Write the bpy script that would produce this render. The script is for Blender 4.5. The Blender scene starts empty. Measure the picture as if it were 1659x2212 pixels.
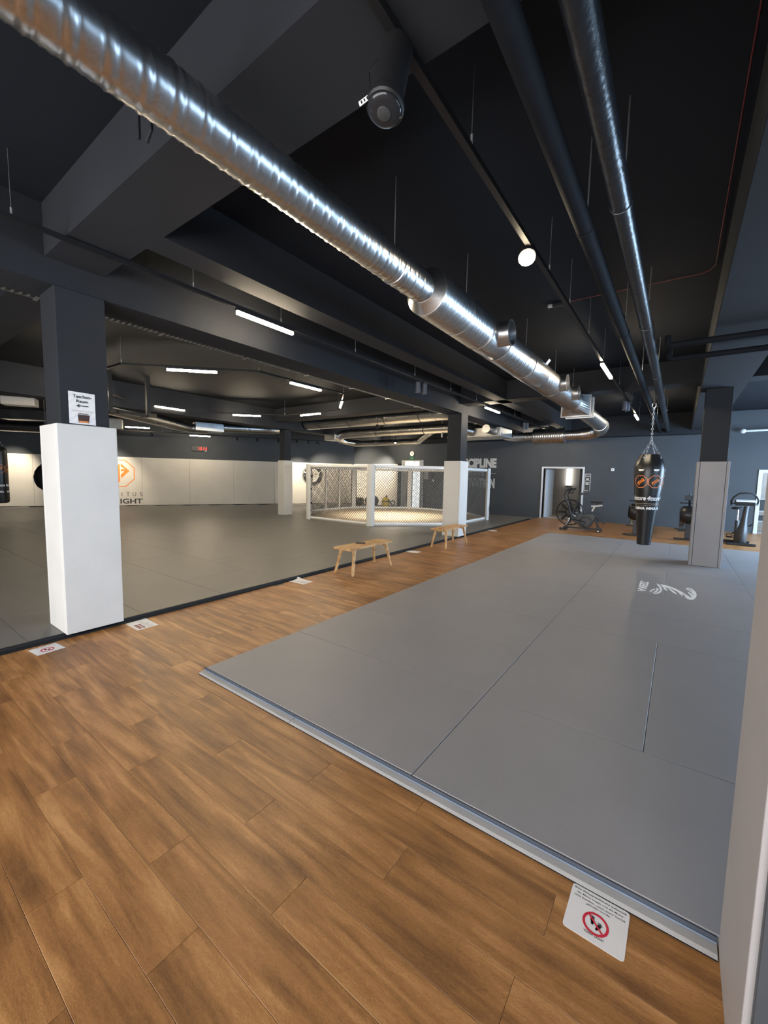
import bpy, bmesh, math, random
from mathutils import Vector, Matrix
R = random.Random(7)
PI = math.pi
sc = bpy.context.scene
COL = sc.collection

# ------------------------------------------------------------------ camera
YAW, PITCH, ROLL, FPX = 0.625209, 0.089709, -0.020212, 876.0
cam_d = bpy.data.cameras.new('camera'); cam = bpy.data.objects.new('camera', cam_d); COL.objects.link(cam)
fwd = Vector((-math.sin(YAW)*math.cos(PITCH), math.cos(YAW)*math.cos(PITCH), -math.sin(PITCH)))
rgt = Vector((math.cos(YAW), math.sin(YAW), 0)); dwn = fwd.cross(rgt)
r2 = math.cos(ROLL)*rgt + math.sin(ROLL)*dwn; d2 = -math.sin(ROLL)*rgt + math.cos(ROLL)*dwn
cam.matrix_world = Matrix(((r2.x, -d2.x, -fwd.x, 0), (r2.y, -d2.y, -fwd.y, 0), (r2.z, -d2.z, -fwd.z, 1.65), (0, 0, 0, 1)))
cam_d.sensor_fit = 'HORIZONTAL'; cam_d.sensor_width = 36.0; cam_d.lens = FPX/1659*36.0
cam_d.clip_start = 0.02; cam_d.clip_end = 200
sc.camera = cam

# ------------------------------------------------------------------ world, daylight, exposure
w = bpy.data.worlds.new('sky'); sc.world = w; w.use_nodes = True
w.node_tree.nodes['Background'].inputs[0].default_value = (0.55, 0.72, 1.0, 1)
w.node_tree.nodes['Background'].inputs[1].default_value = 1.2
def area(name, loc, rot, sx, sy, watts, col):
    d = bpy.data.lights.new(name, 'AREA'); d.shape = 'RECTANGLE'; d.size = sx; d.size_y = sy
    d.energy = watts; d.color = col
    o = bpy.data.objects.new(name, d); COL.objects.link(o); o.location = loc; o.rotation_euler = rot
    return o
DAY = (0.50, 0.73, 1.0)
# daylight entering through the shop windows behind the camera and in the right-hand wall
area('daylight_front_window', (-1.6, -3.55, 1.55), (PI/2+0.22, 0, 0), 8.0, 2.5, 680, (1.0, 0.97, 0.95))
area('daylight_right_window', (4.9, 4.6, 1.7), (PI/2, 0, PI/2), 5.0, 2.4, 150, DAY)
area('daylight_right_window', (4.9, 13.2, 1.7), (PI/2, 0, PI/2), 6.4, 2.4, 1050, DAY)
sc.view_settings.view_transform = 'Standard'; sc.view_settings.look = 'None'
sc.view_settings.exposure = 0.0; sc.view_settings.gamma = 1.0
sc.view_settings.use_curve_mapping = False
try:
    sc.cycles.use_denoising = True
    sc.cycles.max_bounces = 5; sc.cycles.diffuse_bounces = 3; sc.cycles.glossy_bounces = 2; sc.cycles.transmission_bounces = 1
    sc.cycles.use_adaptive_sampling = True; sc.cycles.adaptive_threshold = 0.09; sc.cycles.adaptive_min_samples = 16
    sc.cycles.sample_clamp_indirect = 6.0
    sc.cycles.caustics_reflective = False; sc.cycles.caustics_refractive = False
except Exception: pass

# ------------------------------------------------------------------ materials
MATS = {}
def mat(name, col, rough=0.6, metal=0.0, var=0.08, nscale=6.0, bump=0.0, bscale=80.0, spec=0.5, coat=0.0):
    if name in MATS: return MATS[name]
    m = bpy.data.materials.new(name); m.use_nodes = True; MATS[name] = m
    nt = m.node_tree; b = nt.nodes['Principled BSDF']
    b.inputs['Roughness'].default_value = rough; b.inputs['Metallic'].default_value = metal
    b.inputs['Specular IOR Level'].default_value = spec; b.inputs['Coat Weight'].default_value = coat
    tc = nt.nodes.new('ShaderNodeTexCoord')
    n = nt.nodes.new('ShaderNodeTexNoise'); n.inputs['Scale'].default_value = nscale; n.inputs['Detail'].default_value = 3
    nt.links.new(tc.outputs['Object'], n.inputs['Vector'])
    cr = nt.nodes.new('ShaderNodeValToRGB')
    cr.color_ramp.elements[0].position = 0.3; cr.color_ramp.elements[1].position = 0.7
    cr.color_ramp.elements[0].color = tuple(c*(1-var) for c in col)+(1,)
    cr.color_ramp.elements[1].color = tuple(min(1, c*(1+var)) for c in col)+(1,)
    nt.links.new(n.outputs['Fac'], cr.inputs['Fac']); nt.links.new(cr.outputs['Color'], b.inputs['Base Color'])
    if bump:
        n2 = nt.nodes.new('ShaderNodeTexNoise'); n2.inputs['Scale'].default_value = bscale; n2.inputs['Detail'].default_value = 4
        nt.links.new(tc.outputs['Object'], n2.inputs['Vector'])
        bp = nt.nodes.new('ShaderNodeBump'); bp.inputs['Strength'].default_value = bump; bp.inputs['Distance'].default_value = 0.01
        nt.links.new(n2.outputs['Fac'], bp.inputs['Height']); nt.links.new(bp.outputs['Normal'], b.inputs['Normal'])
    return m
def emit(name, col, s):
    if name in MATS: return MATS[name]
    m = bpy.data.materials.new(name); m.use_nodes = True; MATS[name] = m
    b = m.node_tree.nodes['Principled BSDF']; b.inputs['Base Color'].default_value = (*col, 1)
    b.inputs['Emission Color'].default_value = (*col, 1); b.inputs['Emission Strength'].default_value = s
    return m

WALL = mat('anthracite_wall_paint', (0.058, 0.066, 0.076), 0.75, var=0.06, nscale=1.5, bump=0.08, bscale=120)
CEIL = mat('dark_ceiling_paint', (0.0060, 0.0080, 0.0125), 0.8, var=0.08, nscale=1.2, bump=0.1, bscale=60, spec=0.25)
PILL = mat('dark_pillar_paint', (0.019, 0.021, 0.0255), 0.75, spec=0.3, var=0.06, nscale=2, bump=0.05)
WHITEPAD = mat('white_pad_vinyl', (0.655, 0.65, 0.625), 0.55, var=0.03, nscale=3, bump=0.12, bscale=140)
WALLPAD = mat('cream_wall_pad_vinyl', (0.66, 0.63, 0.57), 0.5, var=0.03, nscale=2, bump=0.05, bscale=100)
GREYPAD = mat('grey_pad_vinyl', (0.31, 0.295, 0.295), 0.6, var=0.04, nscale=3, bump=0.15, bscale=160)
MATR = mat('blue_grey_mat_vinyl', (0.262, 0.252, 0.258), 0.5, var=0.03, nscale=2, bump=0.12, bscale=220)
MATRS = mat('blue_mat_edge', (0.16, 0.21, 0.29), 0.55, var=0.05)
RAMP = mat('light_grey_ramp_rubber', (0.36, 0.355, 0.35), 0.7, var=0.06, bump=0.1)
MATL = mat('warm_grey_mat_vinyl', (0.166, 0.160, 0.151), 0.42, var=0.04, nscale=2, bump=0.1, bscale=200)
TRIMB = mat('black_rubber_trim', (0.009, 0.0095, 0.011), 0.6, spec=0.3, var=0.1)
BLACK = mat('black_powder_coat', (0.014, 0.014, 0.016), 0.45, var=0.15)
BLACKR = mat('black_rubber', (0.022, 0.022, 0.023), 0.75, var=0.15, bump=0.1)
BLEATHER = mat('black_leather', (0.012, 0.012, 0.013), 0.32, var=0.2, nscale=9, bump=0.12, bscale=40)
CHROME = mat('bright_chain_steel', (0.72, 0.72, 0.74), 0.3, 1.0, var=0.05)
ZINC = mat('zinc_rod', (0.42, 0.42, 0.42), 0.45, 1.0, var=0.1)
WTUBE = mat('white_padded_tube', (0.80, 0.79, 0.77), 0.5, var=0.03)
CANVAS = mat('cream_cage_canvas', (0.62, 0.52, 0.38), 0.7, var=0.08, nscale=4)
WIRE = mat('dark_coated_wire', (0.11, 0.11, 0.11), 0.5, var=0.1)
PAPER = mat('white_paper', (0.80, 0.79, 0.80), 0.6, var=0.02)
INK = mat('black_ink', (0.012, 0.012, 0.013), 0.7, var=0.05)
REDINK = mat('red_ink', (0.62, 0.02, 0.05), 0.6, var=0.05)
BROWNINK = mat('dark_red_ink', (0.22, 0.05, 0.05), 0.6, var=0.1)
ORANGE = mat('orange_print', (0.85, 0.25, 0.04), 0.5, var=0.04)
ORANGEL = mat('copper_orange_print', (0.78, 0.25, 0.10), 0.45, var=0.06)
WHITEP = mat('white_print', (0.88, 0.88, 0.88), 0.5, var=0.03)
GREYP = mat('pale_grey_wall_print', (0.62, 0.63, 0.63), 0.6, var=0.03)
DFRAME = mat('white_door_frame_paint', (0.62, 0.65, 0.68), 0.45, var=0.03)
GREYDOOR = mat('grey_door_paint', (0.30, 0.31, 0.32), 0.5, var=0.04)
PLAST = mat('dark_grey_plastic', (0.045, 0.047, 0.05), 0.4, var=0.1)
SILVER = mat('silver_paint', (0.50, 0.50, 0.50), 0.35, 0.6, var=0.05)
CREAMP = mat('cream_metal_post', (0.60, 0.54, 0.46), 0.4, var=0.05)
LAMPB = mat('black_lamp_metal', (0.010, 0.010, 0.011), 0.5, var=0.1, spec=0.35)
YELLOW = mat('yellow_plastic', (0.72, 0.52, 0.02), 0.4, var=0.05)
ROOMW = mat('pale_corridor_paint', (0.52, 0.49, 0.45), 0.7, var=0.03)
GLOW = emit('lit_lamp_diffuser', (1.0, 0.83, 0.59), 205.0)
GLOWS = emit('lit_spot_disc', (1.0, 0.84, 0.58), 90.0)
REDLED = emit('red_led_digits', (1.0, 0.03, 0.02), 1.3)
LITWHITE = emit('lit_white_panel', (1.0, 0.98, 0.94), 4.0)
LITWIN = emit('lit_window_glass', (0.9, 0.96, 1.0), 1.3)
GREENL = emit('green_exit_sign', (0.02, 0.10, 0.05), 0.25)
REDCABLE = mat('red_cable_sheath', (0.13, 0.012, 0.014), 0.5, var=0.1)
GLASSD = mat('dark_lamp_glass', (0.02, 0.021, 0.024), 0.12, var=0.05, spec=0.3)

def galvanised():
    m = bpy.data.materials.new('galvanised_sheet'); m.use_nodes = True; MATS['galv'] = m
    nt = m.node_tree; b = nt.nodes['Principled BSDF']; b.inputs['Metallic'].default_value = 1.0
    tc = nt.nodes.new('ShaderNodeTexCoord')
    v = nt.nodes.new('ShaderNodeTexVoronoi'); v.inputs['Scale'].default_value = 55
    n = nt.nodes.new('ShaderNodeTexNoise'); n.inputs['Scale'].default_value = 5; n.inputs['Detail'].default_value = 4
    nt.links.new(tc.outputs['Object'], v.inputs['Vector']); nt.links.new(tc.outputs['Object'], n.inputs['Vector'])
    mx = nt.nodes.new('ShaderNodeMix'); mx.data_type = 'RGBA'; mx.inputs[0].default_value = 0.10
    cr = nt.nodes.new('ShaderNodeValToRGB')
    cr.color_ramp.elements[0].color = (0.50, 0.52, 0.53, 1); cr.color_ramp.elements[1].color = (0.58, 0.60, 0.61, 1)
    nt.links.new(n.outputs['Fac'], cr.inputs['Fac'])
    nt.links.new(cr.outputs['Color'], mx.inputs[6]); nt.links.new(v.outputs['Color'], mx.inputs[7])
    hs = nt.nodes.new('ShaderNodeHueSaturation'); hs.inputs['Saturation'].default_value = 0.08; hs.inputs['Value'].default_value = 1.0
    nt.links.new(mx.outputs[2], hs.inputs['Color']); nt.links.new(hs.outputs['Color'], b.inputs['Base Color'])
    mr = nt.nodes.new('ShaderNodeMapRange'); mr.inputs['To Min'].default_value = 0.25; mr.inputs['To Max'].default_value = 0.33
    nt.links.new(n.outputs['Fac'], mr.inputs['Value']); nt.links.new(mr.outputs['Result'], b.inputs['Roughness'])
    return m
GALV = galvanised()

def wood_floor():
    m = bpy.data.materials.new('oak_vinyl_plank'); m.use_nodes = True
    nt = m.node_tree; b = nt.nodes['Principled BSDF']; L = nt.links.new; N = nt.nodes.new
    geo = N('ShaderNodeNewGeometry'); oi = N('ShaderNodeObjectInfo')
    ad = N('ShaderNodeMath'); ad.operation = 'ADD'; L(oi.outputs['Random'], ad.inputs[0]); L(geo.outputs['Random Per Island'], ad.inputs[1])
    fr = N('ShaderNodeMath'); fr.operation = 'FRACT'; L(ad.outputs[0], fr.inputs[0])
    off = N('ShaderNodeMath'); off.operation = 'MULTIPLY'; off.inputs[1].default_value = 37.0; L(fr.outputs[0], off.inputs[0])
    cmb = N('ShaderNodeCombineXYZ'); L(off.outputs[0], cmb.inputs[0]); L(off.outputs[0], cmb.inputs[1])
    va = N('ShaderNodeVectorMath'); va.operation = 'ADD'; L(geo.outputs['Position'], va.inputs[0]); L(cmb.outputs[0], va.inputs[1])
    def grain(sx, sy, scale, detail, dist=0.0):
        mp = N('ShaderNodeMapping'); mp.inputs['Scale'].default_value = (sx, sy, 1); L(va.outputs[0], mp.inputs['Vector'])
        n = N('ShaderNodeTexNoise'); n.inputs['Scale'].default_value = scale; n.inputs['Detail'].default_value = detail
        n.inputs['Distortion'].default_value = dist; L(mp.outputs[0], n.inputs['Vector']); return n
    g1 = grain(1.0, 9.0, 1.6, 5, 0.6); g2 = grain(2.2, 40.0, 2.0, 4); g3 = grain(2.0, 3.0, 1.3, 3); g4 = grain(16, 34, 3.0, 6, 1.6)
    cr = N('ShaderNodeValToRGB'); e = cr.color_ramp.elements
    e[0].position = 0.12; e[0].color = (0.115, 0.048, 0.015, 1); e[1].position = 0.78; e[1].color = (0.56, 0.295, 0.115, 1)
    k2 = e.new(0.36); k2.color = (0.235, 0.106, 0.035, 1)
    k = e.new(0.54); k.color = (0.365, 0.170, 0.056, 1)
    def add(a, bb, f):
        mm = N('ShaderNodeMath'); mm.operation = 'MULTIPLY_ADD'; L(bb, mm.inputs[0]); mm.inputs[1].default_value = f; L(a, mm.inputs[2]); return mm.outputs[0]
    s = add(g1.outputs['Fac'], g2.outputs['Fac'], 0.22); s = add(s, g3.outputs['Fac'], 0.35); s = add(s, fr.outputs[0], 0.11); s = add(s, g4.outputs['Fac'], 0.34)
    sub = N('ShaderNodeMath'); sub.operation = 'SUBTRACT'; sub.inputs[1].default_value = 0.52; L(s, sub.inputs[0])
    L(sub.outputs[0], cr.inputs['Fac']); L(cr.outputs['Color'], b.inputs['Base Color'])
    mr = N('ShaderNodeMapRange'); mr.inputs['To Min'].default_value = 0.32; mr.inputs['To Max'].default_value = 0.5
    L(g4.outputs['Fac'], mr.inputs['Value']); L(mr.outputs[0], b.inputs['Roughness'])
    bp = N('ShaderNodeBump'); bp.inputs['Strength'].default_value = 0.25; bp.inputs['Distance'].default_value = 0.004
    L(g4.outputs['Fac'], bp.inputs['Height']); L(bp.outputs[0], b.inputs['Normal'])
    return m
WOODF = wood_floor()
def wood_bench():
    m = bpy.data.materials.new('acacia_bench_wood'); m.use_nodes = True
    nt = m.node_tree; b = nt.nodes['Principled BSDF']; L = nt.links.new; N = nt.nodes.new
    tc = N('ShaderNodeTexCoord'); mp = N('ShaderNodeMapping'); mp.inputs['Scale'].default_value = (22, 1.6, 6)
    L(tc.outputs['Object'], mp.inputs['Vector'])
    n = N('ShaderNodeTexNoise'); n.inputs['Scale'].default_value = 2.0; n.inputs['Detail'].default_value = 4; n.inputs['Distortion'].default_value = 0.5
    L(mp.outputs[0], n.inputs['Vector'])
    cr = N('ShaderNodeValToRGB'); e = cr.color_ramp.elements
    e[0].position = 0.33; e[0].color = (0.40, 0.20, 0.07, 1); e[1].position = 0.66; e[1].color = (0.72, 0.47, 0.22, 1)
    L(n.outputs['Fac'], cr.inputs['Fac']); L(cr.outputs[0], b.inputs['Base Color']); b.inputs['Roughness'].default_value = 0.5
    return m
WOODB = wood_bench()

# ------------------------------------------------------------------ mesh helpers
def frame(d):
    d = Vector(d).normalized()
    a = Vector((0, 0, 1)) if abs(d.z) < 0.95 else Vector((1, 0, 0))
    u = a.cross(d).normalized(); v = d.cross(u).normalized()
    return u, v
class MB:
    def __init__(s): s.v = []; s.f = []
    def box(s, x0, x1, y0, y1, z0, z1):
        n = len(s.v); s.v += [(x, y, z) for z in (z0, z1) for y in (y0, y1) for x in (x0, x1)]
        s.f += [tuple(n+i for i in q) for q in ((0, 2, 3, 1), (4, 5, 7, 6), (0, 1, 5, 4), (2, 6, 7, 3), (0, 4, 6, 2), (1, 3, 7, 5))]; return s
    def obox(s, c, u, v, wv, hu, hv, hw):
        c, u, v, wv = Vector(c), Vector(u).normalized(), Vector(v).normalized(), Vector(wv).normalized()
        n = len(s.v)
        s.v += [tuple(c+u*(a*hu)+v*(b*hv)+wv*(k*hw)) for k in (-1, 1) for b in (-1, 1) for a in (-1, 1)]
        s.f += [tuple(n+i for i in q) for q in ((0, 2, 3, 1), (4, 5, 7, 6), (0, 1, 5, 4), (2, 6, 7, 3), (0, 4, 6, 2), (1, 3, 7, 5))]; return s
    def bar(s, p0, p1, wd, hg=None, up=(0, 0, 1)):
        p0, p1 = Vector(p0), Vector(p1); d = p1-p0; L = d.length; d.normalize()
        upv = Vector(up)
        if abs(d.dot(upv)) > 0.97: upv = Vector((0, 1, 0))
        sd = d.cross(upv).normalized(); vv = sd.cross(d)
        return s.obox((p0+p1)/2, d, sd, vv, L/2, wd/2, (hg or wd)/2)
    def cyl(s, p0, p1, r, r1=None, n=16, cap=True):
        p0, p1 = Vector(p0), Vector(p1); r1 = r if r1 is None else r1
        u, v = frame(p1-p0); k = len(s.v)
        for p, rr in ((p0, r), (p1, r1)):
            s.v += [tuple(p+u*(rr*math.cos(2*PI*i/n))+v*(rr*math.sin(2*PI*i/n))) for i in range(n)]
        s.f += [(k+i, k+(i+1) % n, k+n+(i+1) % n, k+n+i) for i in range(n)]
        if cap: s.f += [tuple(k+i for i in reversed(range(n))), tuple(k+n+i for i in range(n))]
        return s
    def tube(s, pts, r, n=10, closed=False, cap=True):
        pts = [Vector(p) for p in pts]; m = len(pts); k = len(s.v); u = None
        rs = r if isinstance(r, (list, tuple)) else [r]*m
        for i, p in enumerate(pts):
            a = pts[i-1] if (i > 0 or closed) else p
            b = pts[(i+1) % m] if (i < m-1 or closed) else p
            t = (b-a).normalized()
            if u is None: u, v = frame(t)
            else:
                u = (u-t*u.dot(t)).normalized()
            v = t.cross(u)
            s.v += [tuple(p+u*(rs[i]*math.cos(2*PI*j/n))+v*(rs[i]*math.sin(2*PI*j/n))) for j in range(n)]
        for i in range(m if closed else m-1):
            a, b = k+i*n, k+((i+1) % m)*n
            s.f += [(a+j, a+(j+1) % n, b+(j+1) % n, b+j) for j in range(n)]
        if cap and not closed:
            s.f += [tuple(k+j for j in reversed(range(n))), tuple(k+(m-1)*n+j for j in range(n))]
        return s
    def lathe(s, prof, c=(0, 0, 0), axis=(0, 0, 1), n=32):
        c = Vector(c); ax = Vector(axis).normalized(); u, v = frame(ax); k = len(s.v)
        for r, h in prof:
            s.v += [tuple(c+ax*h+u*(r*math.cos(2*PI*i/n))+v*(r*math.sin(2*PI*i/n))) for i in range(n)]
        for j in range(len(prof)-1):
            a, b = k+j*n, k+(j+1)*n
            s.f += [(a+i, a+(i+1) % n, b+(i+1) % n, b+i) for i in range(n)]
        s.f += [tuple(k+i for i in reversed(range(n))), tuple(k+(len(prof)-1)*n+i for i in range(n))]
        return s
    def prism(s, poly, o, u, v, t):
        """2D polygon extruded: point = o + u*x + v*y, thickness t along u x v"""
        o, u, v = Vector(o), Vector(u), Vector(v); w_ = u.cross(v).normalized(); k = len(s.v); n = len(poly)
        s.v += [tuple(o+u*x+v*y) for x, y in poly]+[tuple(o+u*x+v*y+w_*t) for x, y in poly]
        s.f += [tuple(k+i for i in reversed(range(n))), tuple(k+n+i for i in range(n))]
        s.f += [(k+i, k+(i+1) % n, k+n+(i+1) % n, k+n+i) for i in range(n)]
        return s
    def mesh(s, name, smooth=None):
        me = bpy.data.meshes.new(name); me.from_pydata(s.v, [], s.f); me.update()
        if smooth:
            me.polygons.foreach_set('use_smooth', [True]*len(me.polygons)); me.set_sharp_from_angle(angle=math.radians(smooth))
        return me
    def build(s, name, m, parent=None, smooth=None, bevel=0.0, seg=2, world=True):
        return put(name, s.mesh(name, smooth), m, parent, bevel, seg, world)
def put(name, me, m, parent=None, bevel=0.0, seg=2, world=True):
    if m is not None and len(me.materials) == 0: me.materials.append(m)
    o = bpy.data.objects.new(name, me); COL.objects.link(o)
    if parent is not None:
        o.parent = parent
        if world:      # vertices are given in world coordinates: cancel the parent's transform
            o.matrix_parent_inverse = pmat(parent).inverted()
    if bevel:
        md = o.modifiers.new('bevel', 'BEVEL'); md.width = bevel; md.segments = seg; md.limit_method = 'ANGLE'
    return o
def pmat(o):
    return o.matrix_basis.copy() if o.parent is None else pmat(o.parent) @ o.matrix_parent_inverse @ o.matrix_basis
def tag(o, label, cat, group=None, kind=None):
    if label: o['label'] = label
    if cat: o['category'] = cat
    if group: o['group'] = group
    if kind: o['kind'] = kind
    return o
def thing(name, label, cat, loc=(0, 0, 0), rz=0.0, group=None):
    o = bpy.data.objects.new(name, None); COL.objects.link(o); o.location = loc; o.rotation_euler = (0, 0, rz)
    o.empty_display_size = 0.1
    return tag(o, label, cat, group)
def struct(o): o['kind'] = 'structure'; return o
def stuff(o): o['kind'] = 'stuff'; return o
def copy_tree(o, parent=None):
    c = o.copy(); COL.objects.link(c)
    if parent is not None: c.parent = parent
    for ch in list(o.children): copy_tree(ch, c)
    return c


def text_mesh(s, size=1.0, bold=0.0, align='LEFT', space=1.0, shear=0.0):
    cu = bpy.data.curves.new('t', 'FONT'); cu.body = s; cu.size = size; cu.align_x = align; cu.offset = bold*size
    cu.space_character = space; cu.shear = shear; cu.fill_mode = 'FRONT'; cu.resolution_u = 3
    ob = bpy.data.objects.new('t', cu); COL.objects.link(ob)
    me = bpy.data.meshes.new_from_object(ob.evaluated_get(bpy.context.evaluated_depsgraph_get()))
    bpy.data.objects.remove(ob); bpy.data.curves.remove(cu)
    return me
def text_on(name, s, m, parent, o, u, v, w_, h, bold=0.0, lift=0.0015, space=1.0, shear=0.0, keep=False):
    """flat lettering: fits the box with corner o, directions u (reading) and v (up), width w_, height h"""
    me = text_mesh(s, 1.0, bold, space=space, shear=shear)
    xs = [p.co.x for p in me.vertices]; ys = [p.co.y for p in me.vertices]
    x0, x1, y0, y1 = min(xs), max(xs), min(ys), max(ys)
    o, u, v = Vector(o), Vector(u).normalized(), Vector(v).normalized(); nn = u.cross(v)
    sy = h/(y1-y0); sx = sy if keep else w_/(x1-x0)
    for p in me.vertices:
        p.co = o+u*((p.co.x-x0)*sx)+v*((p.co.y-y0)*sy)+nn*lift
    me.name = name
    return put(name, me, m, parent)
def spiral(p0, p1, r, pitch=0.131, sub=8, n=40, a=0.0065, b=0.0035):
    p0, p1 = Vector(p0), Vector(p1); d = p1-p0; L = d.length; d.normalize(); u, v = frame(d)
    mb = MB(); rows = int(L/pitch*sub)+sub+1
    prof = [a, 0, 0, b, 0, b, 0, 0] if sub == 8 else [a]+[0]*(sub-1)
    for i in range(-sub, rows):
        rr = r+prof[i % sub]
        for j in range(n+1):
            h = min(L, max(0.0, i*pitch/sub+pitch*j/n)); t = 2*PI*j/n
            mb.v.append(tuple(p0+d*h+u*(rr*math.cos(t))+v*(rr*math.sin(t))))
    tot = rows+sub
    for i in range(tot-1):
        for j in range(n):
            k = i*(n+1)+j; mb.f.append((k, k+1, k+n+2, k+n+1))
    return mb
def chamfer_mesh(name, sx, sy, sz, b, m):
    bm = bmesh.new(); bmesh.ops.create_cube(bm, size=1.0)
    for q in bm.verts: q.co.x *= sx; q.co.y *= sy; q.co.z *= sz
    bmesh.ops.bevel(bm, geom=list(bm.edges), offset=b, segments=1, affect='EDGES')
    me = bpy.data.meshes.new(name); bm.to_mesh(me); bm.free(); me.materials.append(m); return me
def inst(name, me, loc, parent, rz=0.0):
    o = bpy.data.objects.new(name, me); COL.objects.link(o); o.location = loc; o.rotation_euler.z = rz
    if parent is not None: o.parent = parent
    return o

# ================================================================== STRUCTURE
LWA, LWB = Vector((-22.77, 4.43, 0)), Vector((-15.03, 17.8, 0))      # face of the oblique left-hand wall
LWD = (LWB-LWA).normalized(); LWN = Vector((LWD.y, -LWD.x, 0))        # along the wall / into the room
def lw(s, z, off=0.0): return LWA+LWD*s+LWN*off+Vector((0, 0, z))
YB = 17.8

floor = struct(MB().box(-28, 6, -4, YB+4.2, -0.12, -0.004).build('floor', mat('grey_screed', (0.16, 0.14, 0.12), 0.8)))
# --- vinyl planks: single pieces where they can be told apart, one joined piece beyond
PW, PL = 0.182, 1.22
pk = {}
def plank(x0, x1, y):
    L = round(x1-x0, 3)
    if L < 0.06: return
    if L not in pk:
        pk[L] = chamfer_mesh('plank', L-0.0012, PW-0.0012, 0.0036, 0.0007, WOODF)
    inst('plank', pk[L], ((x0+x1)/2, y+PW/2, -0.0020), floor)
far = MB()
row = 0; y = -0.75
while y < YB-0.02:
    sh = (row*0.437+R.random()*0.25) % 1.0*PL
    spans = []
    if y < 1.72: spans = [(-4.735, 1.55)]
    elif y < 12.66: spans = [(-4.735, -3.02)]
    else: spans = [(-4.735, 5.0)]
    for (a, b) in spans:
        x = a-sh
        while x < b:
            p, q = max(a, x), min(b, x+PL)
            if q-p > 0.06:
                if y < 8.6: plank(p, q, y)
                else: far.box(p+0.001, q-0.001, y+0.001, min(YB, y+PW)-0.001, -0.0038, -0.0003)
            x += PL
    y += PW; row += 1
stuff(far.build('plank_field', WOODF, floor))

ceiling = struct(MB().box(-28, 6, -4, YB+0.2, 4.0, 4.15).build('ceiling', CEIL))
BEAMP = mat('dark_beam_paint', (0.017, 0.019, 0.0235), 0.75, var=0.08, nscale=1.5, bump=0.08, bscale=60, spec=0.3)
def beam(*b): return MB().box(*b).build('beam', BEAMP, ceiling)
for b in ((-28, 5, 1.29, 1.755, 3.55, 4.0), (-28, 5, 9.9, 10.36, 3.55, 4.0), (-28, 5, -3.6, -3.1, 3.4, 4.0),
          (-5.22, -4.75, -4, YB, 3.33, 4.0), (-3.84, -3.54, 1.755, 17.3, 3.55, 4.0), (0.225, 0.865, -4, YB, 3.39, 4.0),
          (-12.72, -12.2, -4, YB, 3.33, 4.0), (-15.6, 0.62, 17.3, YB, 3.27, 4.0), (-4.75, -3.84, 14.9, 15.3, 3.5, 4.0)):
    beam(*b)

# --- back wall with two doorways
DX0, DX1, DZ = -4.62, -3.12, 2.08
EX0, EX1 = 2.18, 3.25
wb = MB().box(-15.6, DX0, YB, YB+0.2, -0.1, 4.0).box(DX0, DX1, YB, YB+0.2, DZ, 4.0).box(DX1, EX0, YB, YB+0.2, -0.1, 4.0)
wb.box(EX0, EX1, YB, YB+0.2, 2.0, 4.0).box(EX1, 6, YB, YB+0.2, -0.1, 4.0)
struct(wb.build('wall_back', WALL))
P = [LWA-LWD*10.2, LWB+LWD*0.5]
wl = MB(); c = (P[0]+P[1])/2-LWN*0.1+Vector((0, 0, 1.95)); wl.obox(c, LWD, LWN, (0, 0, 1), (P[1]-P[0]).length/2, 0.1, 2.05)
struct(wl.build('wall_left', WALL))
# right and front walls with the window openings that let the daylight in
wr = MB().box(5, 5.2, -4, 2.1, -0.1, 4.0).box(5, 5.2, 7.1, 10.0, -0.1, 4.0).box(5, 5.2, 16.4, YB+0.2, -0.1, 4.0)
for a, b in ((2.1, 7.1), (10.0, 16.4)): wr.box(5, 5.2, a, b, -0.1, 0.5).box(5, 5.2, a, b, 2.9, 4.0)
struct(wr.build('wall_right', WALL))
wf = MB().box(-28, -5.6, -3.9, -3.7, -0.1, 4.0).box(2.4, 5.2, -3.9, -3.7, -0.1, 4.0).box(-5.6, 2.4, -3.9, -3.7, -0.1, 0.3).box(-5.6, 2.4, -3.9, -3.7, 2.8, 4.0)
struct(wf.build('wall_front', WALL))
def winframe(name, pts, axis):
    a, b, z0, z1 = pts
    mb = MB(); n = max(2, int((b-a)/1.6))
    def bx(p0, p1, q0, q1):
        if axis == 'x': mb.box(5.06, 5.12, p0, p1, q0, q1)
        else: mb.box(p0, p1, -3.83, -3.77, q0, q1)
    bx(a, b, z0, z0+0.06); bx(a, b, z1-0.06, z1)
    for i in range(n+1):
        p = a+(b-a)*i/n; bx(max(a, p-0.03), min(b, p+0.03), z0+0.06, z1-0.06)
    struct(mb.build(name, DFRAME))
winframe('window_1', (-5.6, 2.4, 0.3, 2.8), 'y'); winframe('window_2', (2.1, 7.1, 0.5, 2.9), 'x'); winframe('window_3', (10.0, 16.4, 0.5, 2.9), 'x')

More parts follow.
